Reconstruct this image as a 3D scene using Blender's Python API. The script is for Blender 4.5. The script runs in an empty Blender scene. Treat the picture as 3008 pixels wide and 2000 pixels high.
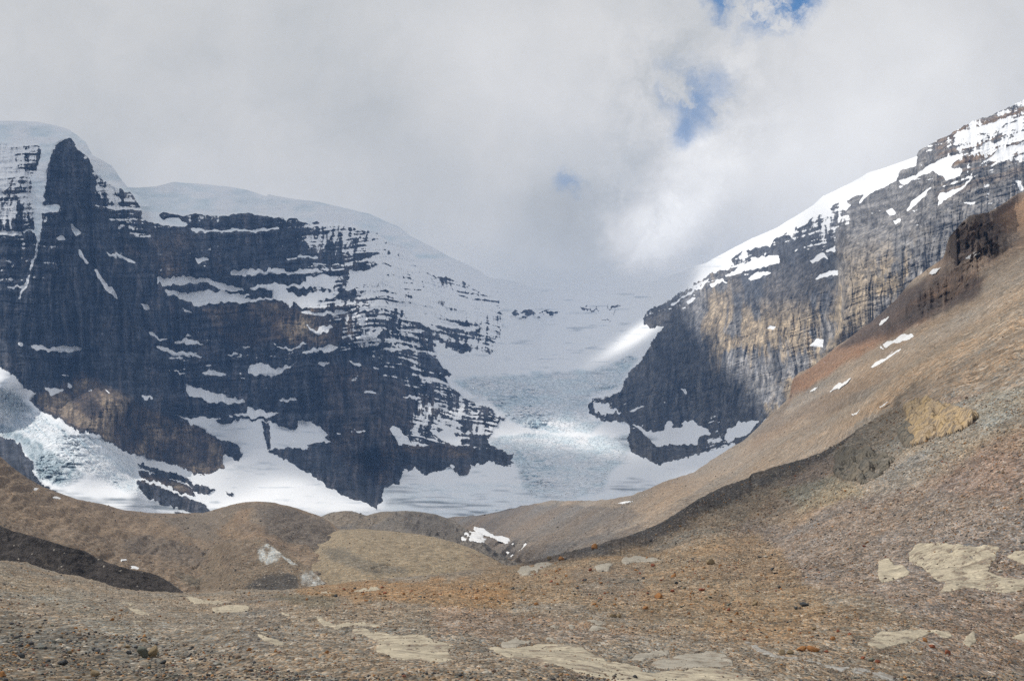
import bpy, math, random, time
import numpy as np
T0 = time.time()
random.seed(7)
RNG = np.random.default_rng(7)
scene = bpy.context.scene
COL = scene.collection

# ------------------------------------------------------------------ camera
W0, H0, F = 3008.0, 2000.0, 3631.0
PITCH = math.atan(450.0 / F)
cam_d = bpy.data.cameras.new("camera")
cam = bpy.data.objects.new("camera", cam_d)
COL.objects.link(cam)
cam.location = (0, 0, 0)
cam.rotation_euler = (math.pi / 2 + PITCH, 0, 0)
cam_d.sensor_fit = 'HORIZONTAL'
cam_d.sensor_width = 36.0
cam_d.lens = 36.0 * F / W0
cam_d.clip_start = 0.5
cam_d.clip_end = 60000.0
scene.camera = cam

CP, SP = math.cos(PITCH), math.sin(PITCH)
def at(px, py, t):
    """survey point: bearing of a photograph pixel, t metres out along the view axis"""
    px = np.asarray(px, float); py = np.asarray(py, float); t = np.asarray(t, float)
    r = (px - 1504.0) / F; u = (1000.0 - py) / F
    return np.stack([r * t, (CP - SP * u) * t, (SP + CP * u) * t], -1)

SUN_AZ, SUN_EL = math.radians(-74), math.radians(47)     # from +Y, negative = left
SUN = np.array([math.sin(SUN_AZ) * math.cos(SUN_EL), math.cos(SUN_AZ) * math.cos(SUN_EL), math.sin(SUN_EL)])

# ------------------------------------------------------------------ numeric helpers
def _hash(ix, iy, seed):
    n = (ix.astype(np.int64) * 374761393 + iy.astype(np.int64) * 668265263 + seed * 974634777) & 0xFFFFFFFF
    n = ((n ^ (n >> 13)) * 1274126177) & 0xFFFFFFFF
    n = (n ^ (n >> 16)) & 0xFFFF
    return n.astype(np.float32) * (2.0 / 65535.0) - 1.0

def vn(x, y, seed=0):
    x = np.asarray(x, np.float64); y = np.asarray(y, np.float64)
    x0 = np.floor(x); y0 = np.floor(y)
    fx = (x - x0).astype(np.float32); fy = (y - y0).astype(np.float32)
    fx = fx * fx * fx * (fx * (fx * 6 - 15) + 10); fy = fy * fy * fy * (fy * (fy * 6 - 15) + 10)
    a = _hash(x0, y0, seed); b = _hash(x0 + 1, y0, seed)
    c = _hash(x0, y0 + 1, seed); d = _hash(x0 + 1, y0 + 1, seed)
    return (a + (b - a) * fx) * (1 - fy) + (c + (d - c) * fx) * fy

def fbm(x, y, o=4, seed=0, gain=0.5, lac=2.03):
    s = 0; a = 1.0; n = 0
    for i in range(o):
        s = s + a * vn(x, y, seed + i * 17); n += a
        x = np.asarray(x) * lac + 13.7; y = np.asarray(y) * lac + 7.1; a *= gain
    return s / n

def ridged(x, y, o=3, seed=0):
    s = 0; a = 1.0; n = 0
    for i in range(o):
        s = s + a * (1 - 2 * np.abs(vn(x, y, seed + i * 31))); n += a
        x = x * 2.1 + 3.3; y = y * 2.1 + 9.1; a *= 0.5
    return s / n

def sst(a, b, x):
    t = np.clip((x - a) / (b - a), 0, 1)
    return t * t * (3 - 2 * t)

def blur(a, n, axis):
    if n < 1: return a
    k = np.hanning(2 * n + 3)[1:-1]; k /= k.sum()
    pad = [(0, 0)] * a.ndim; pad[axis] = (n, n)
    p = np.pad(a, pad, mode='edge'); out = np.zeros_like(a)
    L = a.shape[axis]
    for i, w in enumerate(k):
        out += w * (p[i:i + L] if axis == 0 else p[:, i:i + L])
    return out

class TPS:
    def __init__(self, pts, reg=1e-6, inv=True):
        p = np.array(pts, float); self.inv = inv
        self.c = p[:, :2] / 1000.0
        v = 1000.0 / p[:, 2] if inv else p[:, 2]
        n = len(p); K = self.U(self.c[:, None] - self.c[None]) + reg * np.eye(n)
        P = np.hstack([np.ones((n, 1)), self.c])
        A = np.block([[K, P], [P.T, np.zeros((3, 3))]])
        s = np.linalg.solve(A, np.concatenate([v, np.zeros(3)]))
        self.w, self.a = s[:n], s[n:]
    @staticmethod
    def U(d):
        r2 = (d ** 2).sum(-1)
        return 0.5 * r2 * np.log(r2 + 1e-12)
    def __call__(self, px, py):
        sh = np.shape(px)
        x = np.asarray(px, float).ravel() / 1000.0; y = np.asarray(py, float).ravel() / 1000.0
        o = self.a[0] + self.a[1] * x + self.a[2] * y
        for (cx, cy), w in zip(self.c, self.w):
            r2 = (x - cx) ** 2 + (y - cy) ** 2
            o += w * 0.5 * r2 * np.log(r2 + 1e-12)
        o = o.reshape(sh)
        return 1000.0 / o if self.inv else o

def C(ox, oy, pts, k=800.0 / 2091.0):
    return [(ox + x * k, oy + y * k) for x, y in pts]
def cA(*p): return C(0, 300, p)
def cB(*p): return C(400, 450, p)
def cD(*p): return C(900, 600, p)
def cE(*p): return C(0, 950, p)
def cG(*p): return C(600, 1000, p)
def c2(*p): return C(1200, 1100, p)
def c1(*p): return C(1200, 700, p)
def c3(*p): return C(1700, 700, p)
def c4(*p): return C(2208, 250, p)
def c5(*p): return C(2208, 850, p)
def c6(*p): return C(2208, 1400, p)
def c7(*p): return C(1400, 1400, p)
def c8(*p): return C(700, 1400, p)
def c9(*p): return C(0, 1400, p)

def inpoly(px, py, poly, out=None):
    """boolean mask of grid points inside polygon"""
    P = np.array(poly, float)
    m = np.zeros(px.shape, bool)
    bx0, by0 = P.min(0); bx1, by1 = P.max(0)
    sel = (px >= bx0) & (px <= bx1) & (py >= by0) & (py <= by1)
    if not sel.any(): return m
    x = px[sel]; y = py[sel]; c = np.zeros(x.shape, bool)
    j = len(P) - 1
    for i in range(len(P)):
        xi, yi = P[i]; xj, yj = P[j]
        if yi != yj:
            k = (yi > y) != (yj > y)
            c ^= k & (x < (xj - xi) * (y - yi) / (yj - yi) + xi)
        j = i
    m[sel] = c
    return m

def curve(pts):
    p = np.array(pts, float); o = np.argsort(p[:, 0], kind='stable'); p = p[o]
    return lambda x: np.interp(x, p[:, 0], p[:, 1])

# ------------------------------------------------------------------ mesh builders
def mesh_from(name, V, faces, mat, attrs=None, smooth=True, parent=None, link=True):
    me = bpy.data.meshes.new(name)
    V = np.ascontiguousarray(V, np.float32).reshape(-1, 3)
    faces = np.ascontiguousarray(faces, np.int32)
    k = faces.shape[1]
    me.vertices.add(len(V)); me.vertices.foreach_set("co", V.ravel())
    me.loops.add(faces.size); me.loops.foreach_set("vertex_index", faces.ravel())
    me.polygons.add(len(faces))
    me.polygons.foreach_set("loop_start", np.arange(0, faces.size, k, dtype=np.int32))
    if smooth: me.polygons.foreach_set("use_smooth", np.ones(len(faces), bool))
    for an, av in (attrs or {}).items():
        av = np.asarray(av, np.float32)
        if av.ndim == 1:
            a = me.attributes.new(an, 'FLOAT', 'POINT'); a.data.foreach_set("value", av)
        else:
            a = me.attributes.new(an, 'FLOAT_COLOR', 'POINT')
            if av.shape[1] == 3: av = np.hstack([av, np.ones((len(av), 1), np.float32)])
            a.data.foreach_set("color", np.ascontiguousarray(av).ravel())
    me.update(calc_edges=True)
    if mat: me.materials.append(mat)
    ob = bpy.data.objects.new(name, me)
    if link: COL.objects.link(ob)
    if parent: ob.parent = parent
    return ob

def grid_faces(ny, nx):
    i = np.arange(ny - 1)[:, None] * nx + np.arange(nx - 1)[None]
    return np.stack([i, i + nx, i + nx + 1, i + 1], -1).reshape(-1, 4)

def compact(V, F_, attrs):
    u = np.unique(F_); mp = np.full(len(V), -1, np.int64); mp[u] = np.arange(len(u))
    return V[u], mp[F_], {k: v[u] for k, v in attrs.items()}

def tag(o, label=None, cat=None, group=None, kind=None):
    if label: o["label"] = label
    if cat: o["category"] = cat
    if group: o["group"] = group
    if kind: o["kind"] = kind
    return o

# ------------------------------------------------------------------ node helper
class NT:
    def __init__(self, nt): self.nt = nt; self.n = nt.nodes; self.l = nt.links
    def node(self, t, **kw):
        n = self.n.new(t)
        for k, v in kw.items(): setattr(n, k, v)
        return n
    def set(self, sock, v):
        if v is None: return
        if isinstance(v, bpy.types.NodeSocket): self.l.new(v, sock)
        else: sock.default_value = v
    def math(self, op, a, b=None, c=None, clamp=False):
        n = self.node('ShaderNodeMath', operation=op, use_clamp=clamp)
        self.set(n.inputs[0], a); self.set(n.inputs[1], b); self.set(n.inputs[2], c)
        return n.outputs[0]
    def vmath(self, op, a, b=None, scale=None):
        n = self.node('ShaderNodeVectorMath', operation=op)
        self.set(n.inputs[0], a); self.set(n.inputs[1], b)
        if scale is not None: self.set(n.inputs[3], scale)
        return n.outputs['Value'] if op in ('LENGTH', 'DISTANCE', 'DOT_PRODUCT') else n.outputs[0]
    def mix(self, f, a, b, blend='MIX'):
        n = self.node('ShaderNodeMix', data_type='RGBA', blend_type=blend)
        self.set(n.inputs[0], f); self.set(n.inputs[6], a); self.set(n.inputs[7], b)
        return n.outputs[2]
    def ramp(self, v, a, b, x=0.0, y=1.0, smooth=True):
        n = self.node('ShaderNodeMapRange', interpolation_type='SMOOTHSTEP' if smooth else 'LINEAR')
        self.set(n.inputs[0], v); self.set(n.inputs[1], a); self.set(n.inputs[2], b); self.set(n.inputs[3], x); self.set(n.inputs[4], y)
        return n.outputs[0]
    def noise(self, vec, scale, detail=3, rough=0.55, color=False, dist=0.0):
        n = self.node('ShaderNodeTexNoise'); self.set(n.inputs['Vector'], vec)
        n.inputs['Scale'].default_value = scale; n.inputs['Detail'].default_value = detail
        n.inputs['Roughness'].default_value = rough; n.inputs['Distortion'].default_value = dist
        return n.outputs[1 if color else 0]
    def voro(self, vec, scale, out='Color', rnd=1.0, feature='F1'):
        n = self.node('ShaderNodeTexVoronoi', feature=feature); self.set(n.inputs['Vector'], vec)
        n.inputs['Scale'].default_value = scale; n.inputs['Randomness'].default_value = rnd
        return n.outputs[out]
    def attr(self, name, out='Fac'):
        n = self.node('ShaderNodeAttribute', attribute_name=name); return n.outputs[out]
    def bump(self, h, strength, dist, nrm=None):
        n = self.node('ShaderNodeBump'); n.inputs['Strength'].default_value = strength; n.inputs['Distance'].default_value = dist
        self.set(n.inputs['Height'], h)
        if nrm is not None: self.set(n.inputs['Normal'], nrm)
        return n.outputs[0]
    def sep(self, v):
        n = self.node('ShaderNodeSeparateXYZ'); self.set(n.inputs[0], v); return n.outputs

def material(name):
    m = bpy.data.materials.new(name); m.use_nodes = True
    g = NT(m.node_tree); b = m.node_tree.nodes['Principled BSDF']
    b.inputs['Specular IOR Level'].default_value = 0.15
    b.inputs['Roughness'].default_value = 0.9
    return m, g, b

def obco(g): return g.node('ShaderNodeTexCoord').outputs['Object']

# rock and snow of the high mountains
def mat_mountain():
    m, g, b = material("mountain_rock_and_snow")
    co = obco(g)
    rock = g.attr("col", 'Color'); snow = g.attr("snow"); sc = g.attr("scol", 'Color')
    st = g.node('ShaderNodeMapping'); st.inputs['Scale'].default_value = (1, 1, 0.18); g.set(st.inputs[0], co)
    v1 = g.noise(st.outputs[0], 0.06, 6, 0.68)           # vertical streaks
    v2 = g.noise(co, 0.09, 4, 0.6)
    rock = g.mix(1.0, rock, g.mix(g.ramp(v1, 0.3, 0.7), (0.5, 0.52, 0.56, 1), (1.5, 1.44, 1.36, 1)), 'MULTIPLY')
    rock = g.mix(0.6, rock, g.mix(g.ramp(v2, 0.35, 0.65), (0.7, 0.7, 0.72, 1), (1.25, 1.22, 1.2, 1)), 'MULTIPLY')
    nz = g.noise(co, 0.12, 3, 0.6)
    s = g.math('ADD', snow, g.math('MULTIPLY', g.math('SUBTRACT', nz, 0.5), 0.42))
    s = g.ramp(s, 0.44, 0.56)
    col = g.mix(s, rock, sc)
    g.set(b.inputs['Base Color'], col)
    h = g.math('MULTIPLY', g.noise(st.outputs[0], 0.11, 4, 0.65), g.math('SUBTRACT', 1.0, s))
    g.set(b.inputs['Normal'], g.bump(h, 0.8, 6.0))
    return m

# glacier: white firn, blue crevassed ice, grey dirt bands
def mat_glacier():
    m, g, b = material("glacier_ice")
    co = obco(g)
    c = g.attr("scol", 'Color'); crev = g.attr("crev")
    n = g.noise(co, 0.05, 5, 0.62)
    n2 = g.voro(g.vmath('ADD', co, g.vmath('SCALE', g.noise(co, 0.03, 3, 0.6, color=True), scale=40.0)), 0.045, 'Distance', feature='DISTANCE_TO_EDGE')
    line = g.math('MULTIPLY', g.ramp(n2, 0.0, 0.12, 1.0, 0.0), crev)
    c = g.mix(g.math('MULTIPLY', line, 0.22), c, (0.36, 0.45, 0.50, 1))
    c = g.mix(g.math('MULTIPLY', g.ramp(n, 0.52, 0.75), crev), c, (0.62, 0.72, 0.77, 1))
    g.set(b.inputs['Base Color'], c)
    b.inputs['Roughness'].default_value = 0.75
    h = g.math('MULTIPLY', g.math('SUBTRACT', n, g.math('MULTIPLY', line, 0.5)), g.math('ADD', g.math('MULTIPLY', crev, 1.0), 0.06))
    g.set(b.inputs['Normal'], g.bump(h, 0.7, 10.0))
    return m

# stony scree; the stone size fits the distance the slope has
def mat_scree(name, s1, s2, contrast=1.0, bumpd=0.12, pale=0.04, ysc=0.3):
    m, g, b = material(name)
    mp = g.node('ShaderNodeMapping'); mp.inputs['Scale'].default_value = (1, ysc, 1); g.set(mp.inputs[0], obco(g)); co = mp.outputs[0]
    base = g.attr("col", 'Color')
    wc = g.vmath('ADD', co, g.vmath('SCALE', g.noise(co, s1 * 0.7, 2, 0.5, color=True), scale=0.35 / s1))
    v1 = g.voro(wc, s1); d1 = g.voro(wc, s1, 'Distance')
    v2 = g.voro(wc, s2); d2 = g.voro(wc, s2, 'Distance')
    def vary(c, v, k):
        s = g.node('ShaderNodeSeparateColor'); g.set(s.inputs[0], v)
        br = g.ramp(s.outputs[0], 0, 1, 1 - 0.62 * k, 1 + 0.62 * k, smooth=False)
        c = g.mix(1.0, c, g.mix(s.outputs[1], (1.22, 0.98, 0.76, 1), (0.88, 0.99, 1.10, 1)), 'MULTIPLY') if k > 0.5 else c
        cc = g.vmath('SCALE', c, scale=br)
        palef = g.math('MULTIPLY', g.math('GREATER_THAN', s.outputs[2], 1 - pale), 0.8)
        cc = g.mix(palef, cc, (0.46, 0.41, 0.34, 1))
        dk = g.math('MULTIPLY', g.math('LESS_THAN', s.outputs[2], pale * 1.5), 0.65)
        return g.mix(dk, cc, (0.045, 0.045, 0.045, 1))
    c = vary(base, v1, 0.75 * contrast)
    s = g.node('ShaderNodeSeparateColor'); g.set(s.inputs[0], v2)
    c = g.vmath('SCALE', c, scale=g.ramp(s.outputs[0], 0, 1, 1 - 0.4 * contrast, 1 + 0.4 * contrast, smooth=False))
    big = g.noise(co, s1 * 0.08, 4, 0.6)
    c = g.vmath('SCALE', c, scale=g.ramp(big, 0.25, 0.75, 0.78, 1.2))
    g.set(b.inputs['Base Color'], c)
    h = g.math('ADD', g.math('MULTIPLY', g.ramp(d1, 0, 0.8, 1, 0), 1.0), g.math('MULTIPLY', g.ramp(d2, 0, 0.8, 1, 0), 0.5))
    h = g.math('ADD', h, g.math('MULTIPLY', big, 2.0))
    g.set(b.inputs['Normal'], g.bump(h, 0.85, bumpd))
    return m

def mat_snowpatch():
    m, g, b = material("old_snow")
    co = obco(g)
    n = g.noise(co, 0.35, 4, 0.6)
    g.set(b.inputs['Base Color'], g.mix(g.ramp(n, 0.35, 0.75), (0.80, 0.81, 0.82, 1), (0.60, 0.58, 0.55, 1)))
    g.set(b.inputs['Normal'], g.bump(n, 0.4, 0.4))
    return m

def mat_stone(name, c1, c2, sc, bumpd, crack=0.5, rim=False):
    m, g, b = material(name)
    co = obco(g)
    n = g.noise(co, sc, 5, 0.65); n2 = g.noise(co, sc * 4.3, 4, 0.7)
    v = g.voro(g.vmath('ADD', co, g.vmath('SCALE', g.noise(co, sc * 1.5, 3, 0.6, color=True), scale=0.5 / sc)), sc * 0.8, 'Distance', feature='DISTANCE_TO_EDGE')
    c = g.mix(g.ramp(n, 0.3, 0.7), c1 + (1,), c2 + (1,))
    c = g.vmath('SCALE', c, scale=g.ramp(n2, 0.25, 0.75, 0.66, 1.22))
    if rim:
        e = g.attr("rim"); w = g.noise(co, sc * 2.2, 5, 0.7)
        cover = g.ramp(g.math('SUBTRACT', w, g.math('MULTIPLY', e, 0.33)), 0.19, 0.25)
        vv_ = g.voro(co, 7.0); ss = g.node('ShaderNodeSeparateColor'); g.set(ss.inputs[0], vv_)
        dirt_ = g.vmath('SCALE', g.mix(ss.outputs[1], (.25, .185, .125, 1), (.20, .18, .155, 1)), scale=g.ramp(ss.outputs[0], 0, 1, 0.55, 1.4, smooth=False))
        c = g.mix(cover, c, dirt_)
    cr = g.math('MULTIPLY', g.ramp(v, 0.0, 0.05, 1, 0), crack)
    c = g.mix(cr, c, (c1[0] * 0.3, c1[1] * 0.28, c1[2] * 0.25, 1))
    g.set(b.inputs['Base Color'], c)
    g.set(b.inputs['Normal'], g.bump(g.math('SUBTRACT', g.math('ADD', n, g.math('MULTIPLY', n2, 0.5)), g.math('MULTIPLY', cr, 0.6)), 0.8, bumpd))
    return m

def mat_gravel():
    m, g, b = material("loose_gravel")
    co = obco(g)
    c = g.attr("col", 'Color')
    n = g.noise(co, 6.0, 3, 0.6)
    g.set(b.inputs['Base Color'], g.vmath('SCALE', c, scale=g.ramp(n, 0.3, 0.7, 0.75, 1.2)))
    return m

M_MOUNT = mat_mountain(); M_GLAC = mat_glacier()
M_NEAR = mat_scree("foreground_scree", 6.0, 1.9, 0.95, 0.07, 0.03, 0.42)
M_SLOPE = mat_scree("hillside_scree", 2.0, 0.5, 0.85, 0.25, 0.025, 1.0)
M_SHADESCREE = mat_scree("shaded_scree", 2.0, 0.6, 0.5, 0.2, 0.004, 0.6)  # scree of the left bank, whose shade is painted in
M_MORAINE = mat_scree("moraine_scree", 2.2, 0.6, 0.75, 0.2, 0.025, 0.8)
M_SNOWP = mat_snowpatch()
M_GRAV = mat_gravel()

# ================================================================== THE HIGH MOUNTAINS AND GLACIERS
SKY = curve([(-320, 335)] + cA((0,145),(150,148),(300,155),(440,185),(530,212),(600,260),(660,310),(690,370),(710,410),(790,450),(860,490),
      (920,580),(980,655),(1060,656),(1200,650),(1330,615),(1500,625),(1700,645),(1900,675),(2060,708))
    + cB((1000,332),(1150,342),(1400,372),(1600,420),(1800,470),(1950,540)) + cD((700,165),(800,240),(950,320),(1100,400),(1300,490),(1400,560),(1600,590),(1750,640),(2091,650))
    + [(1745,850),(1850,843),(1905,834)] + c3((700,285),(800,255),(870,215),(980,190),(1080,130),(1200,70))
    + c4((0,1180),(200,1090),(350,1000),(480,920),(550,850),(680,790),(780,740),(900,670),(1030,630),(1170,580),(1262,546),(1270,530),(1280,505),
         (1320,480),(1400,440),(1500,385),(1640,300),(1750,260),(1960,180),(2091,110)) + [(3320, 90)])

FAR = TPS([(-320,1250,3400),(-320,335,4050),(0,1250,3300),(0,700,3600),(0,360,4050),(200,1150,3330),(200,760,3520),(200,440,3750),(420,800,3850),(420,1100,3600),
  (330,1200,3150),(650,1400,3100),(400,1400,2950),(0,1150,3050),(150,1280,2750),(400,1430,2500),(0,1420,2350),(-320,1420,2350),
  (450,1510,2380),(800,1510,2400),(1100,1510,2350),(1500,1490,2450),(2000,1430,2750),(2300,1300,2850),(2700,1200,2750),(3320,1200,2600),(1500,1650,2150),(0,1650,2050),(3000,1650,2200),(-320,1650,2000),(3320,1650,2100),
  (600,1000,3950),(600,700,4220),(600,560,4480),(900,600,4650),(560,545,4600),(800,900,4080),(900,1000,3900),(900,1300,3480),(1100,1320,3450),(1100,1450,3150),
  (850,1300,3420),(700,1250,3550),(1200,1100,4100),(1200,850,4600),(1200,740,5000),(1430,950,5000),(1430,1230,3900),(1440,800,5800),(1650,850,6500),(1900,838,6000),
  (1650,1000,5500),(1600,1100,4850),(1600,1150,4450),(1600,1250,4000),(1600,1350,3400),(1700,1450,2700),(1300,1450,2800),(1850,1400,2850),
  (1810,1150,4150),(1800,1230,3950),(1950,900,4750),(2000,1100,3880),(2000,1250,3680),(2200,1000,3500),(2200,1200,3300),(2400,1000,3120),(2450,750,3300),
  (2300,850,3500),(2600,800,2950),(2700,650,3000),(2700,450,3450),(2950,320,3400),(3008,600,2750),(2100,810,4450),(2200,720,4600),(2450,600,4300),(2600,480,4300),
  (3320,100,3700),(3320,600,2700),(3320,900,2550),(2900,900,2650)], reg=2e-5)

XS = np.arange(-300, 3310, 1.9); NX = len(XS)
NY = 690
vv = np.linspace(0, 1, NY)[:, None]
sky_n = SKY(XS)
rough_r = sst(2720, 2760, XS)             # bare rock skyline on the right is ragged
sky_n = sky_n + rough_r * (4 * fbm(XS / 22, XS * 0, 4, 5) + 3 * np.abs(vn(XS / 7, XS * 0, 9))) + (1 - rough_r) * 1.6 * fbm(XS / 40, XS * 0 + 3, 3, 6)
PX = np.repeat(XS[None], NY, 0)
PY = sky_n[None] + (1640 - sky_n[None]) * vv
far_t = FAR(PX, PY)

# steps where one rock face stands in front of another
xe = np.interp(PY, [380,400,420,445,470,500,530,575,606,644,683,760], [203,215,250,265,283,290,300,375,413,417,421,440])
far_t += 240 * sst(0, 34, PX - xe) * (1 - sst(560, 780, PY)) * (1 - sst(480, 980, PX))
xp = np.interp(PY, [560,650,750,900,1000,1100], [2520,2466,2466,2466,2440,2380]) + 10 * fbm(PY / 40, PY * 0, 3, 77)
far_t -= 150 * (sst(-10, 22, PX - xp) - sst(60, 420, PX - xp)) * sst(560, 660, PY) * (1 - sst(950, 1120, PY))

far_t -= 125 * (sst(985, 1085, PX) - sst(1090, 1170, PX)) * sst(860, 900, PY) * (1 - sst(985, 1040, PY))
far_t -= 60 * (sst(760, 960, PX) - sst(962, 990, PX)) * sst(860, 900, PY) * (1 - sst(1000, 1080, PY))
far_t -= 170 * (sst(60, 430, PX) - sst(440, 690, PX)) * sst(1130, 1180, PY + 0.0 * PX) * (1 - sst(1360, 1440, PY))
WX = PX + 16 * fbm(PX / 110, PY / 110, 3, 1); WY = PY + 9 * fbm(PX / 90, PY / 60, 4, 2)
dip = np.where(PX < 1700, 0.22 * np.clip(PX - 1130, 0, None) - 0.10 * np.clip(PX - 500, 0, 630), 0)
dip = np.where(PX >= 1700, -0.30 * (PX - 2300), dip)
ST = WY - dip
N1 = fbm(WX / 190, ST / 19, 3, 11); N2 = fbm(WX / 60, ST / 7.2, 3, 12); N3 = fbm(WX / 22, ST / 4.6, 3, 17)
NB = fbm(PX / 170, PY / 230, 4, 13)
GV = ridged(WX / 42, WY / 260, 3, 14); GV2 = fbm(WX / 11, WY / 85, 4, 15)
FN = fbm(PX / 7, PY / 7, 3, 16)

# how snowy the face is: survey of the photograph
WP = np.array([(60,430,.8),(30,520,.78),(90,600,.7),(60,700,.5),(100,800,.3),(60,900,.16),(20,620,.7),(20,760,.45),(170,480,.1),(170,650,.08),(250,600,.08),(330,560,.66),(300,480,.6),(390,610,.5),(240,450,.4),
 (200,800,.06),(100,1000,.03),(250,950,.08),(350,900,.12),(330,700,.08),(420,740,.4),(600,640,.5),(450,640,.32),(520,700,.3),(620,660,.36),(700,700,.08),(800,720,.06),(620,760,.3),(650,800,.18),(820,780,.14),
 (900,650,.55),(880,720,.48),(1000,720,.5),(1100,720,.6),(1150,700,.78),(1000,850,.58),(1100,850,.72),(1200,820,.8),(1250,850,.85),(1300,880,.82),(1400,900,.75),(1350,980,.5),(1200,950,.5),(1050,950,.5),
 (1100,1020,.36),(1200,1050,.36),(1260,1060,.42),(700,1000,.08),(900,980,.06),(600,1000,.3),(500,1000,.2),(480,900,.14),(450,1050,.2),(600,1090,.36),(700,1080,.3),(900,1080,.18),(850,1080,.3),(1000,1100,.1),
 (1100,1200,.07),(950,1180,.1),(800,1180,.25),(700,1200,.15),(650,1150,.3),(550,1150,.2),(900,1250,.08),(1000,1270,.08),(1250,1290,.6),(1300,1340,.05),(1350,1285,.5),(1000,1350,.03),(1150,1350,.03),(900,1350,.1),
 (300,1150,.06),(400,1250,.0),(100,1100,.12),(500,1300,.0),(200,1200,.0),(600,1350,.0),(40,1300,.0),(2150,760,.62),(2250,720,.62),(2300,680,.56),(2100,830,.3),(2000,850,.45),(2400,640,.6),(2300,760,.14),(2200,900,.02),(2400,900,.0),
 (2000,1100,.0),(2000,1000,.0),(1900,1100,.02),(1850,1200,.3),(2550,800,.0),(2600,640,.3),(2700,560,.34),(2800,560,.28),(2800,450,.6),(2900,420,.7),(3000,400,.72),(2900,520,.38),(2720,440,.26),(2600,720,.02),(2850,640,.06),(2950,560,.3),
 (2900,350,.5),(2250,1150,.0),(2100,1290,.3),(1950,1330,.1),(450,520,.9),(700,545,.9),(1000,640,.9),(1250,760,.9),(2300,620,.9)])
wn = np.zeros(PX.shape, np.float32); wd = np.zeros(PX.shape, np.float32) + 1e-6
for x, y, w in WP:
    k = np.exp(-((PX - x) ** 2 + ((PY - y) * 1.25) ** 2) / (2 * 52.0 ** 2)).astype(np.float32) + 1e-7
    wn += k * w; wd += k
WD = wn / wd
LED = 0.25 + 0.75 * sst(0.02, 0.35, WD)
relief_rock = 60 * NB + LED * (18 * N1 + 6.5 * N2 + 3 * N3) - 32 * GV * (1.3 - 0.5 * LED) - 13 * GV2 + 4.5 * FN

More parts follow.
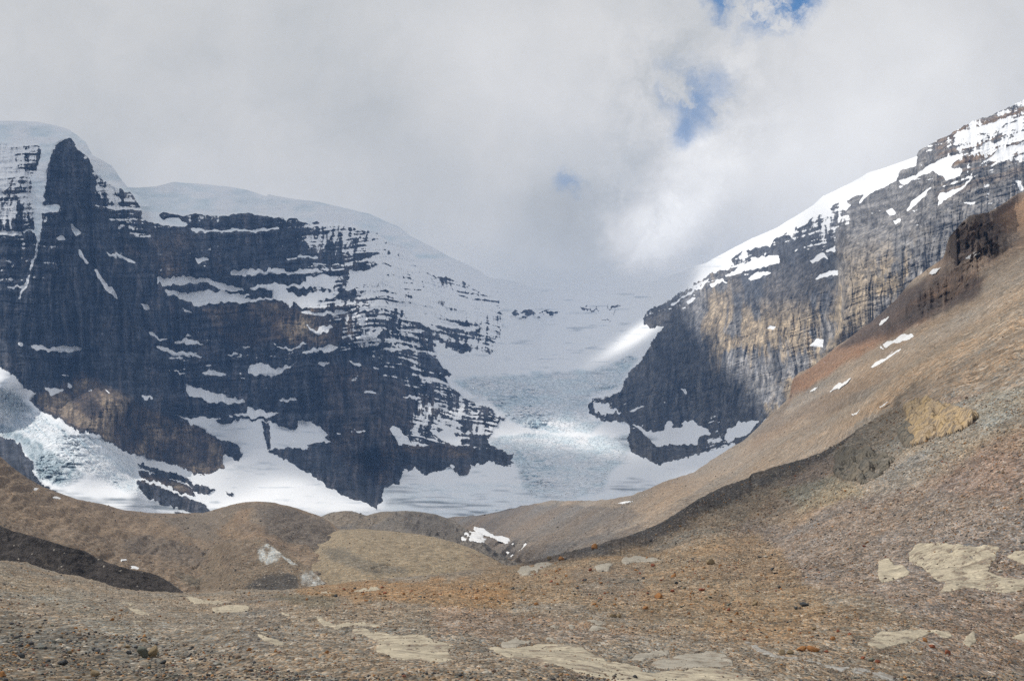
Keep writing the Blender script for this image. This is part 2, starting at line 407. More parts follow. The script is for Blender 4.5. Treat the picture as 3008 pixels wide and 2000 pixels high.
# traced snow and ice (photograph bearings)
JX = PX + 5 * fbm(PX / 26, PY / 16, 4, 21) + 2 * vn(PX / 6, PY / 5, 22)
JY = PY + 4 * fbm(PX / 22, PY / 14, 4, 23) + 2 * vn(PX / 7, PY / 5, 24) + 8 * fbm(PX / 10, PY / 70, 3, 25) * (PY > 640)
SNOW_POLYS = [
 cA((-900,100),(0,140),(150,140),(300,150),(440,180),(530,205),(540,275),(480,290),(420,335),(400,370),(300,345),(250,320),(180,330),(100,335),(0,325),(-900,330)),
 cA((330,350),(400,370),(390,420),(365,500),(355,560),(345,640),(330,720),(325,800),(320,880),(318,940),(310,1000),(300,1060),(290,1110),(275,1130),(285,1060),(275,1000),(265,930),(260,870),(275,800),(250,740),(245,650),(230,580),(280,550),(280,500),(300,480),(310,420)),
 cA((270,1130),(290,1120),(270,1200),(235,1300),(215,1380),(190,1440),(160,1500),(130,1540),(170,1450),(200,1370),(225,1290),(250,1200)),
 cA((530,205),(600,250),(660,300),(690,360),(720,400),(790,440),(870,480),(930,570),(990,650),(990,700),(930,670),(860,640),(800,600),(740,570),(720,520),(690,440),(640,400),(600,370),(575,320),(550,280)),
 cA((985,640),(1200,640),(1330,605),(1500,615),(1700,635),(1900,665),(2120,700),(2120,865),(1950,850),(1800,860),(1700,876),(1640,870),(1500,860),(1400,872),(1300,850),(1240,850),(1220,870),(1270,905),(1370,890),(1450,950),(1300,960),(1200,930),(1090,900),(1080,800),(1040,750),(1000,700)),
 cB((900,290),(1000,325),(1150,335),(1400,365),(1600,412),(1800,462),(1950,530),(2091,600),(2091,720),(1990,700),(1900,640),(1800,605),(1680,580),(1600,555),(1400,540),(1290,540),(1240,510),(1100,500),(900,470)),
 cD((700,150),(800,230),(950,310),(1100,390),(1300,480),(1420,560),(1480,740),(1420,720),(1300,650),(1210,600),(1100,560),(960,545),(900,480),(830,390),(770,340),(700,310),(620,290)),
 cA((540,910),(560,950),(620,1000),(600,1020),(575,1050),(555,990)), cA((420,1040),(470,1030),(510,1055),(460,1070)),
 cA((600,1120),(640,1180),(685,1235),(660,1235),(605,1190)), cA((720,1280),(780,1330),(830,1400),(880,1450),(910,1525),(860,1500),(800,1410),(740,1330)),
 cA((800,1140),(860,1170),(900,1150),(960,1190),(1040,1215),(1030,1232),(960,1212),(900,1182),(860,1192)), cA((320,810),(430,780),(470,800),(440,840),(380,840),(330,860)),
 cA((150,990),(300,985),(290,1005),(180,1000)), cA((0,1030),(100,1030),(90,1040),(0,1038)), cA((0,1290),(50,1280),(20,1300),(0,1305)), cA((40,1430),(200,1405),(200,1425),(60,1440)),
 cB((150,945),(200,955),(300,955),(380,935),(450,960),(560,970),(640,1000),(720,1020),(850,1050),(760,1060),(650,1050),(600,1010),(480,1000),(400,1000),(260,1015),(160,1000)),
 cB((220,1035),(300,1060),(400,1075),(520,1065),(660,1055),(720,1075),(900,1085),(800,1110),(930,1120),(1040,1115),(1045,1050),(1150,1060),(1240,1100),(1330,1080),(1450,1065),(1540,1085),(1500,1120),(1400,1130),(1390,1180),(1270,1180),(1210,1140),(1180,1185),(1140,1160),(1110,1130),(1000,1130),(900,1140),(800,1150),(660,1145),(560,1150),(470,1185),(430,1150),(330,1110),(230,1085)),
 cB((720,915),(800,905),(900,890),(980,910),(1050,885),(1130,890),(1160,915),(1260,890),(1400,880),(1440,905),(1380,920),(1200,925),(1050,930),(900,935),(800,945),(730,935)),
 cB((1390,930),(1480,925),(1520,980),(1510,1030),(1300,1030),(1170,1035),(1140,1060),(1030,1050),(860,1030),(920,1015),(1070,1005),(1160,1020),(1260,1000),(1350,970),(1380,950)),
 cB((1260,1205),(1350,1220),(1480,1215),(1580,1205),(1650,1235),(1560,1235),(1450,1238),(1330,1243)),
 cB((1295,1290),(1340,1340),(1380,1365),(1400,1335),(1420,1315),(1520,1322),(1480,1360),(1400,1382),(1360,1378),(1320,1335)),
 cB((1260,1532),(1330,1502),(1440,1492),(1470,1470),(1560,1490),(1500,1522),(1460,1542),(1420,1518),(1340,1528)),
 cB((1030,1430),(1080,1480),(1200,1500),(1330,1440),(1260,1490),(1190,1515),(1070,1485)),
 cB((95,1370),(180,1410),(255,1440),(200,1435),(115,1405)), cB((275,1430),(400,1442),(420,1430),(525,1462),(400,1472),(300,1455)), cB((145,1470),(220,1490),(300,1520),(400,1530),(540,1565),(420,1562),(280,1545),(175,1500)),
 cB((445,795),(530,800),(565,830),(470,838)), cB((415,578),(700,588),(1100,572),(1100,590),(700,604),(425,600)), cB((1110,800),(1180,795),(1390,790),(1400,805),(1200,810)), cB((690,1545),(800,1540),(820,1550),(700,1556)), cB((810,1480),(880,1495),(870,1505),(815,1495)),
 cB((560,1240),(650,1240),(600,1250)), cB((330,1185),(400,1210),(470,1245),(380,1220)), cB((30,1150),(90,1160),(110,1210),(60,1200)),
 cB((1640,900),(1750,910),(1850,870),(1950,890),(1960,920),(1830,950),(1740,980),(1750,1040),(1600,1050),(1640,960)), cB((1780,1370),(1900,1345),(1860,1390),(1790,1425)), cB((1700,1195),(1860,1170),(1840,1195),(1720,1215)), cB((1700,1275),(1780,1270),(1770,1285),(1710,1290)),
 cD((0,690),(120,675),(240,690),(200,720),(80,750),(0,730)), cD((0,560),(200,540),(220,600),(200,640),(0,635)), cD((480,990),(590,955),(560,1010),(510,1030)), cD((740,800),(790,850),(900,840),(980,870),(960,920),(1010,950),(1060,985),(960,960),(900,930),(860,880),(780,870)), cD((800,690),(940,680),(1010,760),(900,770),(830,740)), cD((320,1205),(380,1210),(430,1240),(400,1245)), cD((75,1215),(200,1215),(140,1240)),
 cD((500,1245),(590,1270),(520,1262)), cD((440,1440),(555,1440),(540,1450),(445,1455)), cD((760,1480),(900,1490),(830,1495)), cD((720,1080),(800,1100),(780,1120),(730,1100)),
 cE((130,150),(175,160),(170,185),(140,180)), cE((230,165),(300,155),(370,190),(420,180),(500,160),(620,180),(630,195),(480,220),(430,205),(380,210),(300,195),(250,195)), cE((340,490),(400,490),(500,500),(480,520),(400,545),(350,515)), cE((515,460),(555,455),(550,490),(525,498)), cE((660,510),(725,512),(690,535)), cE((430,400),(520,395),(525,415)), cE((1080,545),(1170,560),(1170,575),(1095,568)), cE((790,490),(870,535),(830,525)),
 cE((1425,465),(1500,490),(1590,510),(1700,550),(1780,570),(1900,615),(1720,608),(1580,605),(1540,575),(1450,545)), cE((1530,375),(1650,350),(1770,390),(1640,390)), cE((1330,345),(1400,370),(1460,385),(1390,385)), cE((1750,700),(1900,695),(1900,650),(2000,660),(2091,690),(2091,720),(1930,712),(1760,712)),
 cG((-240,560),(-150,600),(0,590),(100,620),(180,650),(260,610),(440,610),(500,625),(590,660),(690,690),(720,660),(720,620),(820,620),(850,650),(950,710),(930,740),(960,780),(780,795),(800,830),(700,825),(500,835),(490,850),(640,930),(760,1000),(880,1075),(1000,1150),(1100,1200),(1220,1250),(1310,1280),(1420,1400),(900,1500),(0,1400),(-560,1150),(-440,1110),(-260,1150),(-160,1165),(-80,1140),(-40,1110),(20,1060),(-40,910),(140,870),(270,930),(290,880),(260,800),(150,760),(20,700),(-100,640)),
 cG((330,515),(400,530),(500,545),(590,560),(500,580),(400,590),(190,575),(330,570)), cG((330,255),(350,190),(400,175),(560,210),(715,175),(640,210),(590,255),(500,270)), cG((860,170),(980,180),(920,195),(880,190)), cG((1105,155),(1150,165),(1220,190),(1160,185)), cG((1290,200),(1370,225),(1330,222)), cG((1220,400),(1280,385),(1335,400),(1230,412)), cG((1400,412),(1550,430),(1590,420),(1690,450),(1560,440)), cG((540,465),(700,435),(710,455),(600,470)), cG((0,380),(150,415),(300,460),(320,485),(180,470),(0,460)), cG((1425,680),(1450,645),(1500,690),(1560,740),(1600,790),(1500,800),(1470,750)), cG((1720,690),(1810,710),(1830,670),(1980,750),(1970,800),(1900,810),(1840,770),(1750,730)), cG((1560,780),(1700,785),(1740,800),(1600,805)), cG((1000,706),(1060,702),(1065,710),(1010,714)), cG((1120,695),(1250,692),(1245,702),(1130,703)), cG((840,985),(880,985),(880,995)), cG((1880,970),(1905,940),(1925,970),(1900,1000)),
 c3((1125,262),(1190,250),(1280,190),(1360,160),(1500,150),(1545,150),(1530,190),(1420,212),(1300,242),(1220,278),(1150,278)), c3((1765,182),(1850,105),(1890,130),(1915,162),(1800,183)), c3((1895,97),(1960,58),(1968,95),(1910,107)), c3((1805,303),(1900,262),(1995,243),(1992,278),(1900,298),(1830,312)),
 c3((665,535),(740,490),(830,430),(900,380),(1000,315),(985,350),(880,415),(800,455),(750,500)), c3((995,355),(1060,315),(1155,325),(1100,345),(1020,365)), c3((1775,825),(1800,780),(1880,762),(1875,835)), c3((1300,320),(1350,280),(1450,250),(1480,260),(1400,310),(1320,330)), c3((820,490),(870,450),(900,470),(850,500)), c3((785,540),(825,535),(820,552)), c3((1440,680),(1480,660),(1520,672),(1490,695)),
 c3((780,250),(870,200),(980,175),(1080,115),(1200,55),(1310,5),(1480,-80),(1600,-140),(1640,-90),(1560,-40),(1500,10),(1480,60),(1380,70),(1250,100),(1170,170),(1200,205),(1100,240),(1020,275),(900,350)),
 c3((420,1435),(540,1480),(650,1490),(680,1410),(730,1415),(700,1450),(800,1440),(780,1415),(880,1400),(920,1440),(1000,1470),(1010,1500),(920,1520),(910,1590),(600,1590),(490,1490),(380,1420)),
 c3((1140,1470),(1210,1450),(1220,1400),(1290,1410),(1390,1400),(1320,1490),(1250,1520),(1150,1575),(1120,1540)), c3((1400,1430),(1460,1370),(1500,1350),(1450,1415)), c3((370,1345),(440,1305),(520,1272),(500,1292),(420,1335)), c3((640,1262),(672,1252),(672,1270)), c3((100,1262),(240,1268),(240,1305),(330,1335),(220,1347),(120,1332)), c3((780,1145),(830,1150),(830,1195),(805,1165)),
 c4((0,1178),(200,1085),(350,990),(480,910),(550,840),(680,780),(780,730),(900,660),(1030,620),(1170,570),(1268,540),(1266,625),(1135,655),(1115,730),(1000,790),(900,830),(820,850),(740,880),(640,910),(560,980),(480,1010),(420,1040),(300,1110),(160,1190),(0,1250)),
 c4((0,1330),(100,1310),(210,1310),(190,1360),(90,1400),(0,1420)), c4((680,900),(720,890),(760,920),(720,970),(670,940)), c4((860,840),(920,810),(870,870),(820,930),(840,870)),
 c4((1130,740),(1250,690),(1330,640),(1450,570),(1540,538),(1640,538),(1560,590),(1530,640),(1620,650),(1600,700),(1500,732),(1470,700),(1420,690),(1390,660),(1300,700),(1160,765)),
 c4((1535,402),(1600,350),(1750,320),(1800,310),(1900,278),(1965,288),(1880,340),(1850,372),(1750,372),(1620,402)), c4((1690,645),(1800,580),(1900,500),(2000,470),(2300,400),(2300,470),(2091,485),(1980,545),(1900,592),(1830,582)), c4((1175,975),(1230,900),(1300,830),(1392,780),(1340,842),(1270,912),(1210,965)), c4((1425,935),(1450,828),(1500,830),(1550,808),(1620,780),(1680,700),(1725,640),(1695,702),(1620,800),(1500,870)), c4((1035,962),(1080,945),(1105,990),(1060,1002)), c4((1078,1042),(1150,1028),(1142,1062),(1100,1075)), c4((1615,907),(1725,888),(1700,917)), c4((2015,730),(2060,738),(2090,805),(2060,815)),
]
HARD_ROCK = [cA((420,400),(480,300),(530,285),(560,300),(600,400),(700,520),(750,620),(700,800),(520,900),(440,760),(345,790),(350,650),(370,500)), cB((640,1200),(1100,1150),(1230,1200),(1300,1350),(1340,1430),(1060,1440),(900,1480),(700,1400)),
 cE((270,560),(700,560),(1150,680),(1530,800),(1690,930),(1730,1110),(1600,1160),(1330,1090),(1000,1000),(740,840),(420,700)), cE((1050,1068),(1150,1098),(1250,1130),(1400,1175),(1480,1220),(1660,1280),(1570,1312),(1500,1290),(1440,1232),(1230,1180),(1150,1132),(1080,1112)), cE((1065,1132),(1150,1142),(1280,1192),(1400,1232),(1480,1270),(1505,1322),(1400,1310),(1310,1258),(1200,1206),(1080,1185)), cE((1040,1205),(1100,1205),(1200,1236),(1300,1280),(1420,1325),(1560,1378),(1618,1432),(1560,1475),(1300,1410),(1150,1352),(1090,1295),(1060,1245)), cE((0,862),(140,912),(190,1000),(250,1062),(250,1130),(290,1200),(380,1260),(200,1300),(0,1150),(-900,700)),
 cE((1720,1290),(1800,1305),(1790,1330)), cE((1760,930),(1860,990),(1840,1060),(1710,985),(1700,900)), cG((510,850),(700,840),(960,800),(1450,800),(1500,900),(1490,1080),(1370,1125),(1250,1125),(1365,1160),(1360,1245),(1310,1260),(1100,1190),(880,1060),(640,915)), cG((440,620),(500,630),(510,830),(480,840),(450,700)), c2((1730,592),(1900,548),(2091,540),(2150,600),(2091,648),(1930,688)), c2((0,545),(300,545),(600,570),(690,580),(800,620),(810,690),(600,660),(440,700),(300,700),(130,770),(100,710),(0,730))]
sm = np.zeros(PX.shape, np.float32)
for p in SNOW_POLYS: sm[inpoly(JX, JY, p)] = 1
hr = np.zeros(PX.shape, bool)
for p in HARD_ROCK: hr |= inpoly(JX, JY, p)
sm_s = blur(blur(sm, 2, 0), 2, 1)

# ledges hold snow: where the face lies back
dt = -np.gradient(relief_rock, axis=0) / np.gradient(PY, axis=0)
led = blur(dt, 1, 0)
led = led / (np.std(led) + 1e-6)
gul = GV2 * 0.9
DRIB = fbm(WX / 9, WY / 36, 4, 18); SPK = fbm(PX / 5, PY / 4, 2, 19)
snow = 0.5 + 0.20 * led * (0.7 + 0.9 * fbm(PX / 80, PY / 50, 3, 26)) + 0.30 * fbm(PX / 36, PY / 24, 3, 27) + (WD - 0.55) * 1.6 + 0.22 * N1 + 0.40 * DRIB + 0.06 * SPK - 0.16 * GV + 0.2 * NB
snow = np.clip(snow, -0.4, 1.2)
snow = np.where(sm_s > 0.02, np.maximum(snow, sm_s * 1.25 - 0.05), snow)
snow = np.where(hr, np.minimum(snow, 0.1), snow)

# classes: 0 left mountain, 1 hanging glacier and icefall, 2 right mountain, 3 glacier tongue, 4 snowfield
GLAC = [(1425,700),(1440,790),(1466,891),(1478,937),(1470,967),(1470,986),(1455,998),(1470,1017),(1439,1036),(1390,1025),(1359,1040),(1313,1021),(1279,998),(1277,1032),(1290,1059),(1298,1074),(1325,1097),(1306,1111),(1321,1132),(1351,1159),(1397,1185),(1430,1199),(1445,1203),(1456,1222),(1487,1225),(1456,1247),(1447,1268),(1430,1289),(1440,1302),(1464,1320),(1506,1335),(1495,1349),(1514,1362),(1491,1370),(1464,1368),(1437,1354),(1414,1364),(1384,1364),(1378,1391),(1353,1398),(1334,1385),(1315,1372),(1300,1385),(1277,1383),(1250,1397),(1242,1387),(1219,1370),(1200,1383),(1185,1375),(1174,1417),(1124,1432),(1124,1440),(1122,1478),(1105,1484),(1130,1700),(2200,1700),(2160,1300),(2000,1349),(1938,1364),(1889,1345),(1858,1326),(1840,1292),(1850,1262),(1842,1240),(1792,1238),(1769,1234),(1731,1215),(1725,1186),(1742,1171),(1799,1159),(1826,1144),(1834,1117),(1845,1094),(1876,1067),(1903,1029),(1914,1002),(1937,979),(1949,958),(1914,966),(1891,954),(1891,933),(1907,910),(1926,899),(1968,880),(1983,868),(2044,834),(2090,805),(2121,792),(2125,700)]
# the tongue narrows down along the ribs
TONGUE = cE((-900,0),(0,340),(120,410),(180,490),(270,530),(230,580),(320,670),(420,720),(500,760),(620,830),(740,850),(830,900),(950,960),(1030,1020),(1060,1080),(1060,1180),(1080,1290),(1150,1340),(1300,1400),(1500,1600),(300,1600),(430,1290),(350,1250),(290,1200),(250,1130),(250,1060),(190,1000),(140,910),(0,860),(-900,700))
SNOWF = SNOW_POLYS[[i for i, p in enumerate(SNOW_POLYS) if abs(p[0][0] - (600 - 240 * 800 / 2091)) < 0.1 and abs(p[0][1] - (1000 + 560 * 800 / 2091)) < 0.1][0]]
cls = np.where(PX > 1740, 2, 0).astype(np.int8)
cls[(PX <= 1740) & (PX > 1500) & (PY > 1360)] = 1
ROCKSADDLE = [c1((770,575),(860,545),(960,560),(970,580),(900,620),(830,610)), c1((1010,560),(1060,545),(1170,570),(1090,600),(950,610)), c1((1310,520),(1360,515),(1350,535),(1470,545),(1400,562),(1340,552)), c1((1480,530),(1630,522),(1590,547)), c1((1545,572),(1588,558),(1570,584)), c1((1470,632),(1545,620),(1550,630))]
rs = np.zeros(PX.shape, bool)
for p in ROCKSADDLE: rs |= inpoly(JX, JY, p)
g_in = inpoly(JX, JY, GLAC); t_in = inpoly(JX, JY, TONGUE); s_in = inpoly(JX, JY, SNOWF)
s_in |= inpoly(JX, JY, cE((960,985),(1180,1050),(1330,1090),(1500,1150),(1650,1180),(1800,1350),(1680,1500),(1500,1480),(1250,1420),(1060,1300),(1030,1080)))
cls[s_in & ~hr] = 4
cls[g_in] = 1; cls[t_in & ~hr] = 3
cls[rs & (cls == 1)] = 0
snow[rs] = np.where(fbm(PX / 12, PY / 7, 3, 31)[rs] + 0.05 > 0.0, 0.1, 0.9)
ice = (cls == 1) | (cls == 3) | (cls == 4)

# crevassed icefalls
CREV = [(c1((340,1090),(520,1070),(740,1060),(1000,1020),(1400,1010),(1560,960),(1700,890),(1760,930),(1660,1060),(1640,1140),(1400,1200),(1380,1300),(1380,1400),(1500,1400),(1400,1500),(1000,1480),(760,1380),(640,1260),(500,1210),(400,1140)), 1.0),
        (c2((600,500),(900,440),(1300,480),(1700,460),(1850,500),(1860,560),(1680,580),(1680,660),(1550,740),(1500,900),(1200,960),(900,930),(830,700),(700,580)), 0.9),
        (c2((-200,850),(600,830),(1500,900),(1900,820),(2000,800),(1800,1000),(300,1120),(-200,1060)), 0.3),
        (cE((0,480),(120,540),(220,640),(500,800),(820,900),(1000,1020),(1060,1150),(1100,1330),(900,1280),(700,1180),(560,1100),(380,960),(200,860),(0,760)), 0.9),
        (cE((0,760),(150,850),(330,920),(440,1010),(560,1080),(640,1180),(480,1240),(300,1190),(250,1060),(140,910),(0,860)), 1.3)]
crev = np.zeros(PX.shape, np.float32)
for p, v in CREV:
    m_ = inpoly(JX, JY, p); crev[m_] = np.maximum(crev[m_], v)
crev = blur(blur(crev, 7, 0), 7, 1)
crev = np.where(ice, np.maximum(crev, 0.03), 0)
BUMP = ridged(PX / 17 + 3 * fbm(PX / 50, PY / 50, 2, 41), PY / 9, 3, 42); BUMP2 = fbm(PX / 9, PY / 5, 3, 43)
relief_ice = crev * np.clip(0.55 + 0.9 * fbm(PX / 120, PY / 50, 3, 67), 0.15, 1.2) * (20 * BUMP + 7 * BUMP2 + 16 * ridged(PX / 60, PY / 18, 2, 48)) + 12 * fbm(PX / 140, PY / 60, 3, 44) + 1.5 * fbm(PX / 30, PY / 12, 3, 45)
# soft snow cap and snowfields are smoother than rock
soft = np.clip(blur(blur(((sm > 0.5) & ~hr).astype(np.float32), 5, 0), 5, 1), 0, 1)
relief = np.where(ice, relief_ice, relief_rock * (1 - 0.72 * soft) + soft * (6 * fbm(PX / 40, PY / 22, 4, 46)))
icef = blur(blur(ice.astype(np.float32), 3, 0), 3, 1)
relief = relief_rock * (1 - 0.5 * sst(1780, 1850, PX)) * (1 - 0.72 * soft) * (1 - icef) + relief_ice * icef + soft * (1 - icef) * 8 * fbm(PX / 40, PY / 22, 4, 46)
relief = relief + (1 - icef) * (1 - soft) * (5 * (1 - sst(0.0, 0.13, np.abs(fbm(WX / 17, WY / 120, 3, 91)))) + 4 * (1 - sst(0.0, 0.12, np.abs(fbm(WX / 190, ST / 8, 3, 93))))) + soft * (PY < 800) * 3.5 * ridged(PX / 34, PY / 15, 3, 47)
relief *= sst(0, 14, PY - sky_n[None]) * 0.9 + 0.1
far_t = far_t + relief

# colours of the stone and of the ice
def colr(*c): return np.array(c, np.float32)
BR = np.zeros(PX.shape, np.float32)
for p, v in [(cB((480,1180),(700,1160),(1100,1130),(1200,1180),(1260,1205),(1560,1110),(1650,1230),(1720,1340),(1650,1440),(1560,1480),(1300,1480),(1050,1440),(900,1500),(700,1450),(560,1290)), 0.75),
             (cB((1060,1170),(1180,1175),(1260,1210),(1340,1310),(1300,1420),(1180,1460),(1060,1450),(1040,1300)), 1.25), (cE((230,560),(340,520),(540,430),(700,400),(900,520),(1000,560),(1200,680),(1400,760),(1550,780),(1700,920),(1740,1110),(1600,1165),(1400,1130),(1180,1050),(1000,1000),(740,850),(500,760),(270,610)), 0.98),
             (cG((930,200),(1200,180),(1480,300),(1800,480),(1820,620),(1500,700),(1480,1000),(1400,1110),(1150,1000),(960,820),(900,500)), 0.42), (cE((1050,1130),(1400,1230),(1500,1310),(1100,1230)), 1.0), (cB((150,640),(430,600),(440,940),(150,940)), 0.4), (cA((1180,1290),(1360,1290),(1360,1340),(1190,1330)), 0.9), (cA((930,1090),(1090,1110),(1090,1180),(940,1150)), 0.7),
             (cG((1480,780),(1900,790),(2091,820),(2091,900),(1800,900),(1500,860)), 0.7)]:
    m_ = inpoly(JX, JY, p); BR[m_] = np.maximum(BR[m_], v)
BR = blur(blur(BR, 8, 0), 8, 1)
streak = fbm(WX / 9, WY / 70, 4, 51); patch = fbm(WX / 45, WY / 70, 4, 52); band = fbm(WX / 260, ST / 11, 3, 53)
dark = colr(.054, .061, .074); brown = colr(.135, .098, .070); tan = colr(.40, .325, .225); grey = colr(.265, .26, .255)
k1 = np.clip(BR * 0.85 + 0.45 * streak + 0.35 * patch - 0.06, 0, 1)[..., None]
col_l = dark * (1 + 1.1 * streak[..., None] + 0.5 * band[..., None] + 0.5 * patch[..., None]) * (1 - k1) + (brown * (1 + 0.5 * patch[..., None])) * k1
k2 = (np.clip(BR - 0.6, 0, 1) * np.clip(patch * 2.2 + 0.35, 0, 1))[..., None] * 1.3
col_l = col_l * (1 - k2) + tan * k2
# right wall: grey limestone with tan fresh faces
block = fbm(WX / 60, WY / 90, 3, 55); wall_shade = np.interp(PY, [600, 850, 930, 1000, 1080, 1180, 1260, 1330], [1950, 1990, 2010, 2085, 2120, 2210, 2300, 2360]) + 50 * fbm(PX / 60, PY / 40, 3, 95)
wall_shade = 1 - sst(-60, 60, PX - wall_shade)
prow = np.exp(-((PX - 2520) / 55) ** 2) * sst(640, 700, PY) * (1 - sst(950, 1050, PY))
kt = (np.maximum(sst(-0.12, 0.22, block + 0.4 * streak), 0.9 * prow) * (1 - 0.85 * wall_shade))[..., None]
wall_up = sst(700, 900, PY + 0.12 * (PX - 2200))[..., None]
col_r = grey * (1 + 0.75 * streak[..., None]) * (1 - kt) + tan * 0.92 * (1 + 0.25 * patch[..., None] + 0.5 * streak[..., None]) * kt
col_r = col_r * (1 - 0.68 * wall_shade[..., None])  # shade on the wall's lower left is painted into the rock colour
col_r = grey * (0.82 + 0.35 * band[..., None] + 0.2 * streak[..., None]) * (1 - wall_up) + col_r * wall_up
topk = (sst(2740, 2760, PX) * (1 - sst(560, 640, PY + 0.3 * (PX - 2700))) * np.clip(0.4 + band * 1.6, 0, 1))[..., None]
col_r = col_r * (1 - topk) + colr(.23, .17, .12) * topk
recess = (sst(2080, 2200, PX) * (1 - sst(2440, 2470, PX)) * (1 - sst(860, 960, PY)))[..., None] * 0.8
col_r = col_r * (1 - recess) + dark * 1.3 * recess  # recess beside the prow darkened to paint in its shade
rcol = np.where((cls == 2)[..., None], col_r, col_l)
rcol = np.clip(rcol, 0.012, 0.6)
joint = 1 - sst(0.0, 0.13, np.abs(fbm(WX / 17, WY / 120, 3, 91))); joint2 = 1 - sst(0.0, 0.16, np.abs(fbm(WX / 8, WY / 45, 2, 92)))
bedl = 1 - sst(0.0, 0.12, np.abs(fbm(WX / 190, ST / 8, 3, 93))); mott = fbm(PX / 13, PY / 11, 4, 94)
rock_noise = ((1 + 0.30 * FN + 0.55 * mott) * (1 - 0.45 * joint) * (1 - 0.30 * joint2 * np.where(cls == 2, .3, 1)) * (1 - 0.42 * bedl * np.where(cls == 2, .45, 1)))[..., None]
rcol = rcol * rock_noise
wht = colr(.90, .905, .91); blu = colr(.68, .80, .84); dirt = colr(.40, .45, .49)
scol = np.broadcast_to(wht, PX.shape + (3,)).copy()
kb = np.clip(crev * (0.30 + 0.8 * fbm(PX / 45, PY / 16, 4, 61)), 0, 0.85)[..., None]
kb = np.where((cls == 3)[..., None], kb * 0.55, kb)
zone = np.clip(0.55 + 0.9 * fbm(PX / 120, PY / 50, 3, 67), 0.15, 1.2)
scol = scol * (1 - kb) + blu * kb
arc = PY + 0.00035 * (PX - 1620) ** 2
cl1 = 1 - sst(0.0, 0.14, np.abs(fbm(PX / 46 + 2 * fbm(PX / 90, PY / 60, 2, 68), arc / 10, 3, 69)))
cl2 = 1 - sst(0.0, 0.10, np.abs(fbm(PX / 15, arc / 24, 3, 70)))
kc = np.clip(np.maximum(cl1 * 0.95, cl2 * 0.4) * np.clip(crev * 1.2, 0, 1) * zone, 0, 0.8)[..., None]
scol = scol * (1 - kc) + colr(.36, .50, .57) * kc
capb = (soft * (PY < 760) * (PX < 1450) * np.clip(0.25 + 1.1 * fbm(PX / 60, PY / 18, 4, 62), 0, 1))[..., None] * 0.8
scol = scol * (1 - capb) + colr(.68, .77, .80) * capb
dl = fbm(PX / 130 + 0.4 * fbm(PX / 80, PY / 40, 2, 64), (PY - 0.02 * PX) / 7.0, 4, 63)
dirtm = np.zeros(PX.shape, np.float32)
for p, v in [(c2((-60,900),(300,930),(560,960),(600,930),(760,930),(760,980),(620,1010),(560,1060),(200,1060),(-60,990)), 0.8), (c2((190,970),(420,1010),(600,1040),(560,1090),(400,1085),(250,1020)), 1.3), (c2((1500,850),(1720,800),(1900,840),(1850,880),(1650,900)), 0.9),
             (c2((1590,490),(1800,460),(1910,500),(1900,550),(1720,590),(1650,560)), 0.8), (cE((780,1350),(1050,1350),(1300,1390),(1600,1440),(1500,1460),(1000,1420)), 1.5), (cE((350,1240),(500,1270),(900,1390),(1000,1450),(700,1400),(400,1290)), 0.6),
             (cG((1370,1000),(1620,1030),(1700,1150),(1700,1250),(1400,1280),(1380,1180)), 0.5)]:
    m_ = inpoly(JX, JY, p); dirtm[m_] = np.maximum(dirtm[m_], v)
dirtm = blur(blur(dirtm, 6, 0), 10, 1)
kd = np.clip(dirtm * (0.35 + 1.6 * dl), 0, 0.92)[..., None]
scol = scol * (1 - kd) + dirt * 0.62 * kd
icecliff = np.zeros(PX.shape, np.float32); icecliff[inpoly(JX, JY, CREV[4][0])] = 1
icecliff = blur(blur(icecliff, 5, 0), 5, 1) * (cls == 3)
ki = np.clip(icecliff * (0.75 + 0.8 * fbm(PX / 12, PY / 16, 3, 65)), 0, 1)[..., None]
scol = scol * (1 - ki) + colr(.34, .43, .47) * ki
small = (ice * np.clip(fbm(PX / 70, PY / 9, 4, 66) - 0.34, 0, 1) * 1.6)[..., None]
scol = scol * (1 - small) + dirt * small
scol = np.clip(scol, 0.02, 0.9)

FARP = at(PX, PY, far_t)
# the mountains go on behind their skyline
back = []
d0 = FARP[0]; out = d0 / np.linalg.norm(d0[:, :2], axis=1)[:, None]
for k in (1, 2, 3, 4, 5, 6):
    q = d0.copy(); s = 30.0 * k ** 2
    q[:, 0] += out[:, 0] * s; q[:, 1] += out[:, 1] * s; q[:, 2] = d0[:, 2] - 4.0 * k - 2.2 * k ** 3
    back.append(q)
NB_ = len(back)
FV = np.concatenate([np.stack(back[::-1]), FARP], 0)
def ext(a): return np.concatenate([np.repeat(a[:1], NB_, 0), a], 0)
E_snow = ext(snow).ravel(); E_crev = ext(crev).ravel(); E_col = ext(rcol).reshape(-1, 3); E_scol = ext(scol).reshape(-1, 3); E_cls = ext(cls)
allf = grid_faces(NY + NB_, NX)
fc = E_cls[:-1, :-1].ravel()
for name, cs, mat in (("snowcapped_mountain", [0], M_MOUNT), ("rock_wall_mountain", [2], M_MOUNT), ("icefall_glacier", [1], M_GLAC), ("glacier_tongue", [3], M_GLAC), ("snowfield", [4], M_GLAC)):
    f_ = allf[np.isin(fc, cs)]
    V_, F2, at_ = compact(FV.reshape(-1, 3), f_, {"snow": E_snow, "crev": E_crev, "col": E_col, "scol": E_scol})
    o = mesh_from(name, V_, F2, mat, at_)
    tag(o, kind='structure')
print("far", round(time.time() - T0, 1))

